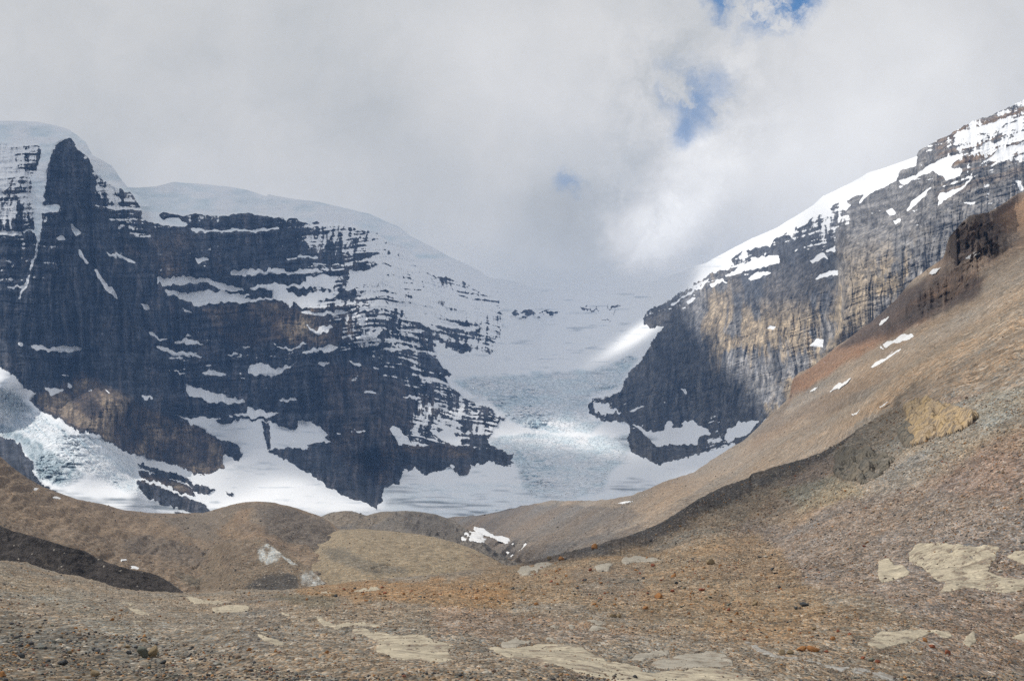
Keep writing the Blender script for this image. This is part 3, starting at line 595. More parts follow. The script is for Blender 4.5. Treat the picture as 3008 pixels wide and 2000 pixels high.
# ================================================================== MORAINES AND SLOPES
def sheet(name, sil, ctrl, x0, x1, ybot, mat, colfn, step=2.4, ny=220, power=1.4, rough=(0.6, 30), sil_noise=1.2, bump=None, seed=100, tmod=None, soft_rows=True):
    """a landform: its crest line, its distances, its colours; runs on behind its crest"""
    xs = np.arange(x0, x1, step); S = curve(sil)(xs)
    S = S + sil_noise * fbm(xs / 18, xs * 0, 4, seed) + 0.5 * sil_noise * vn(xs / 5, xs * 0, seed + 3)
    v = (np.linspace(0, 1, ny) ** power)[:, None]
    px = np.repeat(xs[None], ny, 0)
    if soft_rows:
        S = blur(S, 3, 0); Sm = blur(S, 34, 0)
        py = Sm[None] + (ybot - Sm[None]) * v
        py = py + (S - Sm)[None] * np.exp(-(py - Sm[None]) / 55.0)
    else: py = S[None] + (ybot - S[None]) * v
    T = TPS(ctrl, reg=2e-5)
    t = T(px, py)
    if tmod is not None: t = tmod(px, py, t, S[None])
    P = at(px, py, t)
    a, L = rough
    edge = sst(0, 10, py - S[None]) * 0.85 + 0.15
    P[..., 2] += a * edge * fbm(P[..., 0] / L, P[..., 1] / L, 5, seed + 7, 0.55)
    P[..., 2] += 0.10 * a * edge * fbm(P[..., 0] / (L * .13), P[..., 1] / (L * .13), 3, seed + 8)
    if bump is not None: P[..., 2] += bump(px, py, P) * edge
    col = colfn(px, py, P)
    back = []; d0 = P[0]; out = d0 / np.linalg.norm(d0[:, :2], axis=1)[:, None]; sc = np.linalg.norm(d0[:, :2], axis=1).mean() * 0.004
    for k in range(1, 8):
        q = d0.copy(); s = sc * k ** 1.7
        q[:, 0] += out[:, 0] * s; q[:, 1] += out[:, 1] * s; q[:, 2] -= sc * 0.10 * k ** 2.3
        back.append(q)
    V = np.concatenate([np.stack(back[::-1]), P], 0)
    ca = np.concatenate([np.repeat(col[:1], 7, 0), col], 0).reshape(-1, 3)
    f_ = grid_faces(ny + 7, len(xs))
    o = mesh_from(name, V.reshape(-1, 3), f_, mat, {"col": np.clip(ca, 0.01, 0.7)})
    tag(o, kind='structure')
    def T2(x, y):
        s_ = curve(sil)(x); tt = T(x, y)
        if tmod is not None: tt = tmod(np.asarray(x, float), np.asarray(y, float), tt, s_)
        return tt
    def ground(x, y):
        x = np.asarray(x, float); y = np.asarray(y, float)
        q = at(x, y, T2(x, y)); q[..., 2] += a * fbm(q[..., 0] / L, q[..., 1] / L, 5, seed + 7, 0.55)
        return q
    return o, ground, T2, (px, py, P)

def polycol(px, py, base, regions, soft_=6, jit=8):
    c = np.broadcast_to(np.array(base, np.float32), px.shape + (3,)).copy()
    jx = px + jit * fbm(px / 40, py / 25, 4, 201); jy = py + jit * fbm(px / 40, py / 20, 4, 202)
    for poly, rc, a in regions:
        m = np.zeros(px.shape, np.float32); m[inpoly(jx, jy, poly)] = a
        m = blur(blur(m, soft_, 0), soft_, 1)[..., None]
        c = c * (1 - m) + np.array(rc, np.float32) * m
    return c

# the long tan hillside across the gully on the right
H_SIL = c2((150,1110),(270,1100),(400,1085),(580,1075),(700,1050),(850,1010),(1000,985),(1090,965),(1200,970),(1400,965),(1550,955),(1700,930),(1850,870),(1960,820),(2060,788)) + [(2041,1384),(2110,1338),(2169,1301)] \
    + c5((0,1108),(100,1000),(200,920),(230,880),(290,830),(312,690),(360,640),(480,590),(580,490),(680,420),(830,310),(930,240),(1100,90),(1160,10)) \
    + c4((1230,1500),(1330,1430),(1475,1322),(1492,1250),(1512,1170),(1600,1070),(1680,1000),(1810,980),(1930,910),(2030,840),(2091,818)) + [(3320,440)]
H_CT = [(1250,1525,2000),(1620,1470,1850),(2000,1396,1650),(2208,1275,1500),(2300,1180,1450),(2330,1110,1430),(2480,1000,1350),(2650,870,1300),(2780,740,1270),(2800,660,1300),(2900,620,1270),(3008,560,1230),(3320,440,1150),
  (1500,1600,1150),(1700,1560,950),(2000,1440,1000),(2208,1380,850),(2420,1310,650),(2420,1200,950),(2600,1150,430),(2600,1215,345),(2659,1190,312),(2744,1179,284),(2858,1156,258),(3008,1133,229),(2780,1055,362),(2900,1012,340),(3008,1000,300),(2744,1300,265),(3008,1250,205),(3320,1200,180),(3320,1050,210),(3008,900,400),(3008,800,570),(2800,900,720),(2600,1000,950),(2900,750,880),(3008,700,840),(1350,1640,900),(1400,1720,650),(1250,1640,1000),(3320,800,440),(3320,960,270),(2500,1350,520)]
streakdir = lambda px, py: (py + 0.55 * px)
def h_col(px, py, P):
    s = streakdir(px, py)
    c = polycol(px, py, (.245, .20, .15), [
        ([(1200,1490),(1700,1480),(1900,1500),(1800,1560),(1600,1640),(1200,1700)], (.165,.145,.125), 0.9),
        ([(1450,1640),(1700,1580),(1900,1540),(1800,1620),(1500,1720)], (.10,.095,.09), 0.7),
        (c5((0,1110),(300,830),(700,700),(1000,560),(1100,620),(700,900),(400,1000),(0,1250)), (.21,.165,.125), 0.6),
        (c5((280,830),(310,690),(480,590),(680,420),(1000,300),(1300,200),(1400,230),(1000,400),(700,560),(450,760)), (.24,.13,.07), 0.85),
        (c5((640,460),(1160,0),(1450,-150),(1800,-120),(1760,20),(1500,160),(1200,290),(900,400)), (.085,.06,.05), .95),
        (c5((1300,0),(1500,120),(1750,-150),(2200,-400),(2200,-700),(1600,-520)), (.20,.135,.09), 0.7),
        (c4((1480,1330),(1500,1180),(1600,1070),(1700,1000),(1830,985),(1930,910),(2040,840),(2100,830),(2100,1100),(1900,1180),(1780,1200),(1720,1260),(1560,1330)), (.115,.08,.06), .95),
        (c4((1900,1000),(2200,800),(2400,900),(2200,1200),(1950,1150)), (.27,.17,.095), 0.8),
        (c5((640,975),(900,830),(1200,600),(1700,300),(2091,100),(2091,300),(1600,560),(1300,700),(1000,900)), (.26,.19,.12), 0.7),
        (c5((1060,860),(1200,740),(1350,640),(1370,650),(1200,780),(1080,872)), (.055,.05,.04), 0.8),
        (c5((300,830),(520,740),(760,640),(840,650),(600,780),(400,900),(250,1010)), (.33,.28,.22), 0.5),
        (c5((640,970),(850,850),(960,800),(900,880),(760,960)), (.30,.25,.19), 0.7)])
    m = 1.12 + 0.17 * fbm(px / 260, s / 15, 4, 301)[..., None] * 1.0 + 0.22 * fbm(px / 420, s / 48, 3, 304)[..., None] * np.array([1, 1.05, 1.12]) + 0.08 * fbm(px / 60, s / 8, 3, 302)[..., None]
    hue = (0.14 * fbm(px / 150, s / 30, 3, 303))[..., None] * np.array([1.0, 0.1, -0.9])
    kc_ = np.clip(1.5 * np.exp(-((px - 2850) / 110) ** 2 - ((py - 690) / 75) ** 2) + 1.5 * np.exp(-((px - 2740) / 150) ** 2 - (((py - 880) + 0.62 * (px - 2740)) / 55) ** 2), 0, 1)
    c = c * (1 + kc_ * (0.55 * fbm(px / 9, py / 46, 4, 326) + 0.3 * fbm(px / 60, (py + .4 * px) / 7, 3, 327)))[..., None]
    c = c * 0.78 + c.mean(-1, keepdims=True) * 0.24
    return c * m * (1 + hue)
def h_bump(px, py, P):
    cl = np.zeros(px.shape, np.float32)
    for p, v in [(c4((1470,1340),(1492,1200),(1600,1060),(1700,990),(1830,975),(2040,835),(2200,800),(2200,1180),(1900,1190),(1780,1210),(1720,1270),(1560,1340)), 1.0), (c5((640,460),(900,250),(1160,0),(1700,-100),(1500,120),(1200,270),(900,400)), 0.8), (c5((270,850),(310,680),(480,580),(700,400),(760,420),(560,620),(400,760)), 0.7)]:
        cl[inpoly(px, py, p)] = v
    cl = blur(blur(cl, 8, 0), 8, 1)
    s = py + 0.62 * px
    g = ridged(px / 30, s / 60, 3, 311) * 2.5 + fbm(px / 26, s / 12, 4, 312) * 3.5
    gl = np.exp(-((px - 1600) / 330) ** 2) * sst(1540, 1620, py)
    rills = ridged((px + 1.1 * py) / 26, (py - 0.5 * px) / 120, 2, 313)
    return cl * g * 0.5 + 1.1 * fbm(px / 120, s / 22, 4, 314) - 1.6 * ridged(px / 300, s / 55, 2, 315) + gl * rills * 3.0
def h_tmod(px, py, t, S):
    px = np.asarray(px, float); py = np.asarray(py, float)
    k = np.exp(-((px - 2850) / 110) ** 2 - ((py - 690) / 75) ** 2) + np.exp(-((px - 2740) / 150) ** 2 - (((py - 880) + 0.62 * (px - 2740)) / 60) ** 2) + 0.6 * np.exp(-(((px - 2400) + (py - 1050)) / 130) ** 2 - (((py - 1050) + 0.8 * (px - 2400)) / 55) ** 2)
    k = np.clip(k * 1.5, 0, 1)
    s = py + 0.62 * px
    b1 = 762 - 0.12 * (px - 2850); w1 = sst(2765, 2790, px) * (1 - sst(2905, 3000, px))
    b2 = 950 - 0.55 * (px - 2650); w2 = sst(2600, 2680, px) * (1 - sst(2850, 2930, px))
    r_ = 12 * fbm(px / 30, py / 60, 3, 325)
    t = t - 2.3 * np.clip(b1 + r_ - py, 0, 130) * w1 - 1.9 * np.clip(b2 + r_ - py, 0, 75) * w2
    return t + k * (-26 * ridged(px / 34, py / 110, 3, 321) + 16 * fbm(px / 16, py / 34, 4, 322) + 12 * fbm(px / 70, s / 9, 3, 323))
H_obj, H_gr, H_T, H_grid = sheet("hillside", H_SIL, H_CT, 1258, 3315, 1780, M_SLOPE, h_col, 2.2, 380, 1.15, (2.0, 60), 2.6, h_bump, 120, h_tmod)

# grey hummocks with old ice in the valley floor
def grey_col(base, k=0.25, seed=330):
    def f(px, py, P):
        return np.array(base) * (1 + k * fbm(px / 40, py / 14, 4, seed)[..., None] + 0.2 * fbm(px / 11, py / 7, 3, seed + 1)[..., None])
    return f
K_SIL = c8((500,345),(560,330),(640,302),(720,272),(800,262),(870,262),(930,278),(978,299),(1100,268),(1250,262),(1380,266),(1500,286),(1600,313),(1680,350),(1760,410),(1850,470),(1950,560),(2091,640),(2250,690))
def k_col(px, py, P):
    c = polycol(px, py, (.15,.14,.125), [(c8((620,310),(800,255),(960,300),(920,360),(640,400)), (.21,.18,.14), .8), (c8((960,300),(1150,265),(1200,300),(1000,400),(900,400)), (.20,.17,.13), .7),
        (c8((1250,300),(1500,300),(1700,390),(1700,480),(1300,430)), (.095,.09,.085), .7), (c8((1850,520),(2091,480),(2200,680),(2000,640)), (.085,.085,.085), .8)])
    return c * (1 + .3 * fbm(px / 30, py / 9, 4, 341)[..., None])
K_obj, K_gr, K_T, K_grid = sheet("moraine", K_SIL, [(880,1530,1500),(1000,1500,1480),(1075,1514,1430),(1180,1500,1350),(1310,1520,1250),(1400,1570,1050),(1500,1645,850),(1560,1664,800),(900,1600,1150),(1100,1600,1050),(1300,1640,850),(1500,1720,640)], 880, 1562, 1730, M_MORAINE, k_col, 2.2, 170, 1.2, (1.5, 25), 0.8,
      lambda px, py, P: 2.2 * ridged(px / 26 + py / 40, py / 12, 3, 342), 140)
T_SIL = c8((560,560),(620,490),(660,455),(700,430),(800,405),(950,398),(1150,415),(1350,436),(1500,460),(1650,500),(1780,545),(1880,590),(1980,640),(2060,690),(2150,740))
T_obj, T_gr, T_T, T_grid = sheet("moraine", T_SIL, [(937,1587,850),(1000,1555,900),(1100,1553,880),(1215,1565,830),(1330,1590,740),(1420,1626,660),(1490,1664,600),(960,1650,640),(1140,1690,520),(1300,1690,520),(1040,1720,470),(1480,1720,480)], 915, 1522, 1740, M_MORAINE,
      lambda px, py, P: polycol(px, py, (.265,.225,.16), [(c8((640,560),(800,540),(1000,640),(1250,690),(1300,740),(1000,740),(700,640)), (.15,.14,.115), .75), (c8((1750,560),(2091,680),(2091,740),(1800,700)), (.22,.175,.125), .7)]) * (1 + .10 * fbm(px / 60, py / 16, 4, 351)[..., None]),
      2.2, 150, 1.1, (0.8, 20), 0.7, lambda px, py, P: 1.0 * fbm(px / 40, py / 9, 3, 352) - 1.6 * np.exp(-((py - (1700 - 0.28 * (px - 990)) + 8 * vn(px / 25, px * 0, 353)) / 2.5) ** 2) * (px < 1150) * (px > 1090), 150)

# brown slope on the left running into the rounded hill in the middle
L_SIL = [(-320,1190)] + cE((0,1018),(100,1108),(200,1180),(330,1252),(430,1292),(600,1350),(800,1390),(950,1430),(1100,1447),(1300,1456),(1560,1452)) \
    + c9((1610,262),(1700,232),(1850,197),(1970,185)) + c8((200,187),(300,202),(450,240),(560,276),(640,306),(700,345),(760,390),(850,450),(1000,560),(1100,650),(1250,760))
def l_col(px, py, P):
    c = polycol(px, py, (.195,.155,.115), [
        (c9((0,-100),(300,100),(800,230),(1200,330),(1500,480),(1200,520),(600,420),(0,300)), (.215,.165,.115), .7),
        (c9((1250,330),(1700,240),(1960,185),(2091,190),(2091,350),(1800,480),(1500,480)), (.155,.135,.11), .8), (c8((300,210),(640,320),(850,470),(1050,700),(800,640),(500,520),(200,420),(150,250)), (.135,.12,.105), .85),
        (c9((1650,420),(1750,330),(1830,250),(1930,250),(1900,330),(1800,400),(2091,440),(2091,470),(1700,460)), (.235,.17,.11), .6), (c8((580,730),(640,720),(800,740),(920,790),(760,840),(640,850)), (.075,.07,.066), .8), (c8((-50,380),(0,230),(60,240),(50,330),(250,430),(450,560),(900,680),(1000,700),(600,640),(200,480)), (.205,.15,.105), .45),  # the darkest region paints in shade beside the ice-cored ridge
        (c9((950,470),(1150,430),(1300,500),(1500,560),(1750,500),(1750,620),(1500,690),(1350,660),(1200,600),(950,560)), (.10,.09,.08), .6), (c9((1350,740),(1560,760),(1560,830),(1400,810)), (.105,.10,.08), .7),  # first region paints the soft shadow band under the hill
        (c9((700,330),(900,360),(1250,430),(1150,440),(800,380)), (.27,.21,.15), .5)])
    s = py - 0.35 * px
    return c * (1 + .22 * fbm(px / 120, s / 14, 4, 361)[..., None] + .12 * fbm(px / 30, py / 12, 3, 362)[..., None])
def l_bump(px, py, P):
    b = 3.0 * fbm(px / 70, py / 18, 4, 363) - 1.1 * ridged((px + 0.8 * py) / 75, (py - 0.35 * px) / 60, 3, 364)
    for y0, xa, xb, k, amp in [(1596, 390, 580, .10, 1.6), (1625, 420, 680, .0, 2.2), (1662, 530, 680, -.25, 1.5), (1585, 370, 450, -.1, 1.2)]:
        yy = y0 + k * (px - (xa + xb) / 2) + 12 * vn(px / 60, px * 0, int(y0)) + 5 * vn(px / 19, px * 0, int(y0) + 1)
        w = sst(xa, xa + 40, px) * (1 - sst(xb - 40, xb, px))
        b += amp * w * (sst(-4, 1, yy - py) - sst(4, 34, yy - py))
    return b
L_obj, L_gr, L_T, L_grid = sheet("moraine", L_SIL, [(-320,1190,850),(0,1340,980),(165,1444,1100),(420,1505,1250),(600,1506,1250),(755,1471,1080),(945,1517,1000),(1060,1600,800),(1180,1690,600),(0,1530,640),(200,1580,660),(420,1600,800),(560,1720,560),(700,1700,600),(0,1750,400),(900,1720,520),(700,1600,760),(880,1600,780),(1000,1690,600),(-320,1500,560),(600,1580,880),(1000,1740,480),(300,1700,520)],
      -315, 1150, 1790, M_MORAINE, l_col, 2.2, 300, 1.1, (2.2, 45), 0.9, l_bump, 160)
# ridge with ice showing through the rubble
R_SIL = c8((-300,560),(-150,520),(0,500),(100,484),(180,490),(240,512),(330,572),(450,640),(560,712),(640,780),(720,850))
def r_col(px, py, P):
    c = polycol(px, py, (.17,.14,.105), [(c8((-150,560),(100,500),(200,560),(100,700),(-100,760)), (.155,.125,.095), .7), (c8((60,850),(120,790),(250,735),(400,745),(470,770),(470,880),(60,900)), (.055,.054,.052), .9)], 4)  # near-black hollow is shade painted into the rubble colour
    icem = polycol(px, py, (0, 0, 0), [(c8((150,560),(230,510),(330,600),(460,670),(420,670),(330,610),(300,640),(220,660),(160,640)), (1,1,1), 1), (c8((470,740),(560,715),(680,830),(500,830)), (1,1,1), .55)], 2, 5)[..., :1]
    icem = np.clip(icem * (0.8 + 1.2 * fbm(px / 9, py / 16, 3, 371))[..., None], 0, 1)
    return c * (1 + .2 * fbm(px / 40, py / 14, 4, 372)[..., None]) * (1 - icem) + np.array([.40,.43,.43]) * icem
R_obj, R_gr, R_T, R_grid = sheet("ice_cored_ridge", R_SIL, [(585,1614,640),(640,1599,640),(740,1585,620),(790,1595,600),(870,1645,540),(945,1698,480),(975,1725,450),(640,1680,540),(750,1680,520),(840,1700,480),(700,1730,470),(585,1700,540)], 588, 975, 1770, M_MORAINE, r_col, 1.8, 120, 1.1, (1.0, 18), 1.2,
      lambda px, py, P: 0.5 * fbm(px / 30, py / 12, 4, 373), 170,
      lambda px, py, t, S: t + (L_T(px, py) * 0.997 - t) * (1 - sst(592, 690, px)))
# near left ridge bank, turned away from the sun; shade painted into its colour
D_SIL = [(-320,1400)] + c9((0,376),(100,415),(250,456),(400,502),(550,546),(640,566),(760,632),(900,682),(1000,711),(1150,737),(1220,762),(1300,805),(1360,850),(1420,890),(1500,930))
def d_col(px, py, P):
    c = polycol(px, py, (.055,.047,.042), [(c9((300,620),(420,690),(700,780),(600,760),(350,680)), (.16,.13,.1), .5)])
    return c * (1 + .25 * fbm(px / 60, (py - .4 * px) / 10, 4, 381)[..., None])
sheet("ridge", D_SIL, [(-320,1400,440),(0,1544,430),(250,1618,430),(440,1672,430),(520,1726,420),(580,1760,410),(0,1600,421),(250,1670,421),(440,1720,419),(0,1650,412),(200,1690,412),(-320,1560,420),(0,1760,395),(400,1760,405)], -315, 572, 1790, M_SHADESCREE, d_col, 2.0, 120, 1.1, (0.8, 15), 1.6,
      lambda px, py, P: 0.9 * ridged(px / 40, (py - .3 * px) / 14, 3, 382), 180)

# ------------------------------------------------------------------ the near ground, to below one's feet
N_SIL = [(-640,1600)] + c9((0,640),(200,655),(350,710),(480,745),(600,760),(750,802),(900,850),(1050,868),(1200,880),(1400,888),(1560,885),(1800,872)) + c8((0,862),(330,868),(480,852),(700,825),(900,802),(1150,780),(1450,755),(1600,740),(1850,700)) \
    + c7((0,703),(100,690),(260,678),(350,660),(520,620),(660,582),(880,535),(1000,500),(1200,440),(1420,350),(1560,262),(1700,172),(1830,102),(1950,52),(2085,8)) + c5((0,1414),(250,1340),(430,1290),(560,1240),(680,1170),(780,1100),(860,1042),(950,985),(1060,930),(1180,890),(1400,860),(1700,800),(2091,740)) + [(3660,930)]
N_CT = [(-640,2700,13),(500,2700,16),(1504,2700,20),(3660,2700,50),(-640,2000,34),(0,2000,40),(750,2000,46),(1504,2000,51),(2250,2000,62),(3008,2000,78),(3660,2000,84),
  (0,1850,78),(750,1850,86),(1504,1850,92),(2250,1850,98),(3008,1850,97),(0,1740,140),(750,1785,145),(1504,1740,165),(2250,1700,165),(3008,1700,118),(3660,1700,108),
  (0,1650,240),(-640,1600,240),(560,1738,290),(1000,1712,295),(1400,1670,310),(1600,1640,320),(1800,1590,330),(2000,1500,335),(2208,1450,322),(2420,1345,308),(2540,1262,310),(2659,1190,302),(2744,1179,276),(2858,1156,251),(3008,1133,222),(3500,1080,190),
  (2600,1500,195),(3008,1400,158),(3008,1200,198),(2700,1250,252),(3500,1400,150),(2250,1600,225),(1900,1650,235),(2400,1450,255)]
N_FOOT = TPS(N_CT, reg=2e-5)
def n_tmod(px, py, t, S):
    # steep bank below the crest of the gully
    h = np.interp(px, [1480,1600,1800,2000,2208,2330,2440,2540], [0,26,44,60,60,46,24,0])
    d = np.clip(py - S, 0, None)
    w = np.where(h > 1, np.clip(1 - d / np.maximum(h, 1), 0, 1), 0)
    w = w * w * (3 - 2 * w)
    tfoot = N_FOOT(px, S + h)
    kb = sst(0, 14, h) * np.where(d < h, 1, 0)
    tc = tfoot + (t - tfoot) * 0.42
    tb = np.where(h > 1, t * (1 - kb) + np.minimum(tc, t) * kb, t)
    # run into the hillside where the gully closes
    k = sst(2500, 2700, px) * np.exp(-np.clip(py - S, 0, None) / 70.0)
    th = H_T(np.clip(px, 1300, 3300), py) * 0.994
    return tb * (1 - k) + th * k
GREYB = [
    ([(1480,1400),(3700,900),(3700,1200),(2900,1250),(2600,1330),(2200,1480),(1900,1560),(1500,1660)], (.175,.135,.105), .7)]
def n_col(px, py, P):
    x, y = P[..., 0], P[..., 1]
    c = polycol(px, py, (.185,.145,.108), [
        (c6((500,-150),(2300,-200),(2300,1100),(1300,1080),(700,860),(-350,760),(-150,420),(150,120)), (.165,.128,.108), .75), (c6((200,100),(900,0),(500,300),(100,400),(-100,300)), (.25,.17,.105), .5),
        (c5((1300,850),(2091,300),(2091,900),(1700,1200),(1300,1500),(900,1600),(500,1500),(1100,1200)), (.20,.175,.145), .55), (c5((600,1400),(900,1560),(400,1700),(200,1560)), (.20,.175,.125), .6),
        (c5((1350,700),(1700,560),(2091,560),(1900,760),(1500,880),(1250,850)), (.215,.135,.10), .5), (c5((1700,900),(2091,640),(2091,900),(1800,1080)), (.24,.23,.20), .45), (c5((1400,1550),(1700,1250),(2091,1050),(2091,1600)), (.17,.115,.09), .6),
        (c7((300,600),(1400,560),(2150,420),(2450,700),(2700,1000),(2500,1230),(1500,1150),(700,950),(0,1000),(0,760)), (.185,.125,.075), .75), (c8((400,800),(1300,780),(2091,800),(2091,1050),(1400,1000),(500,920)), (.215,.125,.06), .75),
        (c8((1500,1000),(2091,1040),(2091,1250),(1500,1230)), (.205,.14,.10), .7), (c7((0,1060),(700,1080),(1400,1250),(600,1270),(0,1250)), (.20,.14,.10), .7), (c8((0,900),(400,900),(300,1300),(0,1400)), (.155,.125,.10), .6), (c7((700,700),(1300,640),(1250,1000),(800,900)), (.135,.11,.09), .5),
        (c6((-400,900),(300,960),(800,1000),(1300,1100),(800,1280),(-300,1260)), (.20,.128,.072), .45), (c6((1300,1100),(2091,1000),(2091,1500),(1300,1568)), (.155,.115,.095), .6),
        (c9((0,1080),(500,1190),(1000,1300),(1600,1480),(2000,1568),(2000,1800),(-600,1800),(-600,1000)), (.105,.09,.072), .75), (c9((0,700),(600,900),(1200,1250),(1000,1280),(400,1050),(0,850)), (.20,.165,.125), .6), (c8((0,1450),(500,1450),(900,1568),(0,1568)), (.12,.105,.085), .6),
        (c8((200,900),(750,910),(760,990),(400,990)), (.10,.085,.06), .7)], 8, 22)
    c = c * np.array([1.20, 1.33, 1.42])
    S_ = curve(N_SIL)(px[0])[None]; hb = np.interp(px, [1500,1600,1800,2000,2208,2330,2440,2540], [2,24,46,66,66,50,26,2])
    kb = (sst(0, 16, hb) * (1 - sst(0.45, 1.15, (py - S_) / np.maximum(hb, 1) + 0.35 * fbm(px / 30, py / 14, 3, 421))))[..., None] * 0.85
    c = c * (1 - kb) + np.array([.062, .06, .062]) * kb  # shade below the gully crest, painted into the ground colour
    hue = 0.14 * fbm(x / 9 + 3, y / 14, 4, 401)[..., None] * np.array([1, .15, -.8])
    return c * (1 + .20 * fbm(x / 5, y / 9, 4, 402)[..., None]) * (1 + hue)
def n_bump(px, py, P):
    x, y = P[..., 0], P[..., 1]
    bank = np.exp(-((py - np.interp(px, [-640,0,500,1000,1600,2000], [1790,1815,1850,1895,1965,2010])) / 14.0) ** 2) * (1 - sst(640, 880, px))
    far_k = np.clip(y / 120.0, 0.15, 1.6)
    s = py + 0.8 * px
    rill = sst(2300, 2600, px) * (0.5 * ridged(px / 160, s / 40, 2, 412))
    return 0.16 * far_k * fbm(x / 2.2, y / 2.2, 4, 411, 0.6) + 0.35 * bank + rill * sst(150, 260, y) * 0.8
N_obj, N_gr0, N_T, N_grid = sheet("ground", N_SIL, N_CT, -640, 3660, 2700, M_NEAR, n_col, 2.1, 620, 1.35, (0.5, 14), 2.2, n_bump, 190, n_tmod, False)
# lookup of the finished ground surface, with its bumps
_npx, _npy, _nP = N_grid
def N_gr(x, y):
    x = np.atleast_1d(np.asarray(x, float)); y = np.atleast_1d(np.asarray(y, float))
    fx = (x - _npx[0, 0]) / 2.1; i = np.clip(np.floor(fx).astype(int), 0, _npx.shape[1] - 2); fx = np.clip(fx - i, 0, 1)[:, None]
    S = _npy[0, i]; v = np.clip((y - S) / (2700 - S), 0, 1) ** (1 / 1.35) * (_npy.shape[0] - 1)
    j = np.clip(np.floor(v).astype(int), 0, _npx.shape[0] - 2); fy = np.clip(v - j, 0, 1)[:, None]
    return (_nP[j, i] * (1 - fx) + _nP[j, i + 1] * fx) * (1 - fy) + (_nP[j + 1, i] * (1 - fx) + _nP[j + 1, i + 1] * fx) * fy
print("slopes", round(time.time() - T0, 1))

# ================================================================== PATCHES: slabs, outcrops, old snow
SLABS = []
def patch(name, poly, surf, mat, thick, label, cat, group=None, step=1.3, ragged=6.5, seed=500, rough=0.15, wave=30.0, holes=0.22):
    if name in ('limestone_slab', 'rock_outcrop'): SLABS.append((poly, thick))
    P = np.array(poly, float); x0, y0 = P.min(0) - 8; x1, y1 = P.max(0) + 8
    st = max(step, math.sqrt((x1 - x0) * (y1 - y0) / 60000.0))
    xs = np.arange(x0, x1, st); ys = np.arange(y0, y1, st * 0.8)
    px, py = np.meshgrid(xs, ys)
    jx = px + ragged * fbm(px / 18, py / 9, 4, seed); jy = py + ragged * 0.6 * fbm(px / 16, py / 8, 4, seed + 1)
    m = inpoly(jx, jy, poly)
    if holes > 0: m &= fbm(px / 22, py / 8, 4, seed + 5) > -0.75 + holes
    if m.sum() < 12: m = inpoly(px, py, poly)
    inn = np.clip(blur(blur(m.astype(np.float32), 2, 0), 2, 1), 0, 1)
    inn2 = np.clip(blur(blur(m.astype(np.float32), 9, 0), 9, 1), 0, 1); inn3 = np.clip(blur(blur(m.astype(np.float32), 5, 0), 5, 1), 0, 1)
    G = surf(px.ravel(), py.ravel()).reshape(px.shape + (3,))
    th = thick * np.linalg.norm(G, axis=-1) / F
    h = th * (sst(0.30, 0.9, inn) * 0.5 + 0.5 * inn2) * (1 + rough * 2 * fbm(px / wave, py / (0.6 * wave), 4, seed + 2)) - th * 0.5 * (inn < 0.3)
    G[..., 2] += h
    grow = inn > 0.12
    f_ = grid_faces(px.shape[0], px.shape[1]); keep = grow[:-1, :-1].ravel() & grow[1:, 1:].ravel()
    f_ = f_[keep]
    if len(f_) == 0: return None
    rim = np.maximum(sst(0.1, 0.9, inn3) * 0.9, sst(0.03, 0.62, inn2))
    if x1 - x0 < 230: rim = np.maximum(rim, 1.15 * sst(0.2, 0.6, inn))
    V, F2, at_ = compact(G.reshape(-1, 3), f_, {"rim": rim.ravel()})
    c0 = V.mean(0); 
    o = mesh_from(name, V - c0, F2, mat, at_); o.location = c0
    return tag(o, label, cat, group, 'thing')

M_LIME = mat_stone("pale_limestone", (.55,.48,.355), (.33,.29,.22), 0.35, 0.12, 0.22, True)
M_LIMEG = mat_stone("grey_limestone", (.42,.385,.32), (.30,.27,.22), 0.4, 0.12, 0.22, True)
M_OCHRE = mat_stone("ochre_rock", (.50,.36,.19), (.40,.31,.21), 0.22, 0.6, 0.6, True)
M_DKROCK = mat_stone("grey_crag_rock", (.14,.135,.12), (.22,.19,.145), 0.25, 0.7, 0.6, True)
M_WHITE = mat_stone("white_calcite", (.46,.45,.42), (.30,.28,.25), 0.8, 0.08, 0.5, True)

SL = "limestone slabs bare of gravel on the near slope"
patch("limestone_slab", c7((95,1310),(180,1322),(430,1300),(500,1275),(640,1290),(790,1300),(850,1340),(950,1370),(1000,1400),(1150,1420),(1250,1460),(1330,1500),(1500,1480),(1700,1475),(1830,1470),(2000,1500),(2300,1640),(2400,1800),(1300,1800),(1000,1585),(800,1530),(650,1480),(500,1430),(350,1400),(200,1362)), N_gr, M_LIME, 3.0, "largest smooth buff limestone slab, running off the bottom edge of the photo", "rock slab", SL, seed=501)
patch("limestone_slab", c7((1180,1392),(1250,1360),(1470,1345),(1482,1372),(1330,1388),(1200,1402)), N_gr, M_LIMEG, 3.0, "thin grey slab just above the middle of the largest buff slab", "rock slab", SL, seed=502)
patch("limestone_slab", c7((1380,1412),(1600,1370),(1800,1355),(1900,1370),(1980,1440),(1850,1462),(1650,1470),(1450,1462),(1320,1450)), N_gr, M_LIMEG, 3.0, "broad grey slab lying against the upper edge of the largest buff slab", "rock slab", SL, seed=503)
patch("limestone_slab", c7((188,1282),(300,1245),(362,1265),(430,1258),(280,1310),(208,1308)), N_gr, M_LIMEG, 3.0, "small green-grey slab above the left tip of the largest buff slab", "rock slab", SL, seed=504)
patch("limestone_slab", c8((870,1180),(950,1160),(1100,1210),(1280,1240),(1370,1230),(1500,1260),(1600,1280),(1770,1280),(1600,1320),(1650,1400),(1560,1430),(1430,1400),(1250,1390),(1100,1350),(1040,1320),(1100,1280),(1000,1230),(900,1210)), N_gr, M_LIME, 3.0, "wide cracked buff slab left of the largest slab, with dark seams", "rock slab", SL, seed=505)
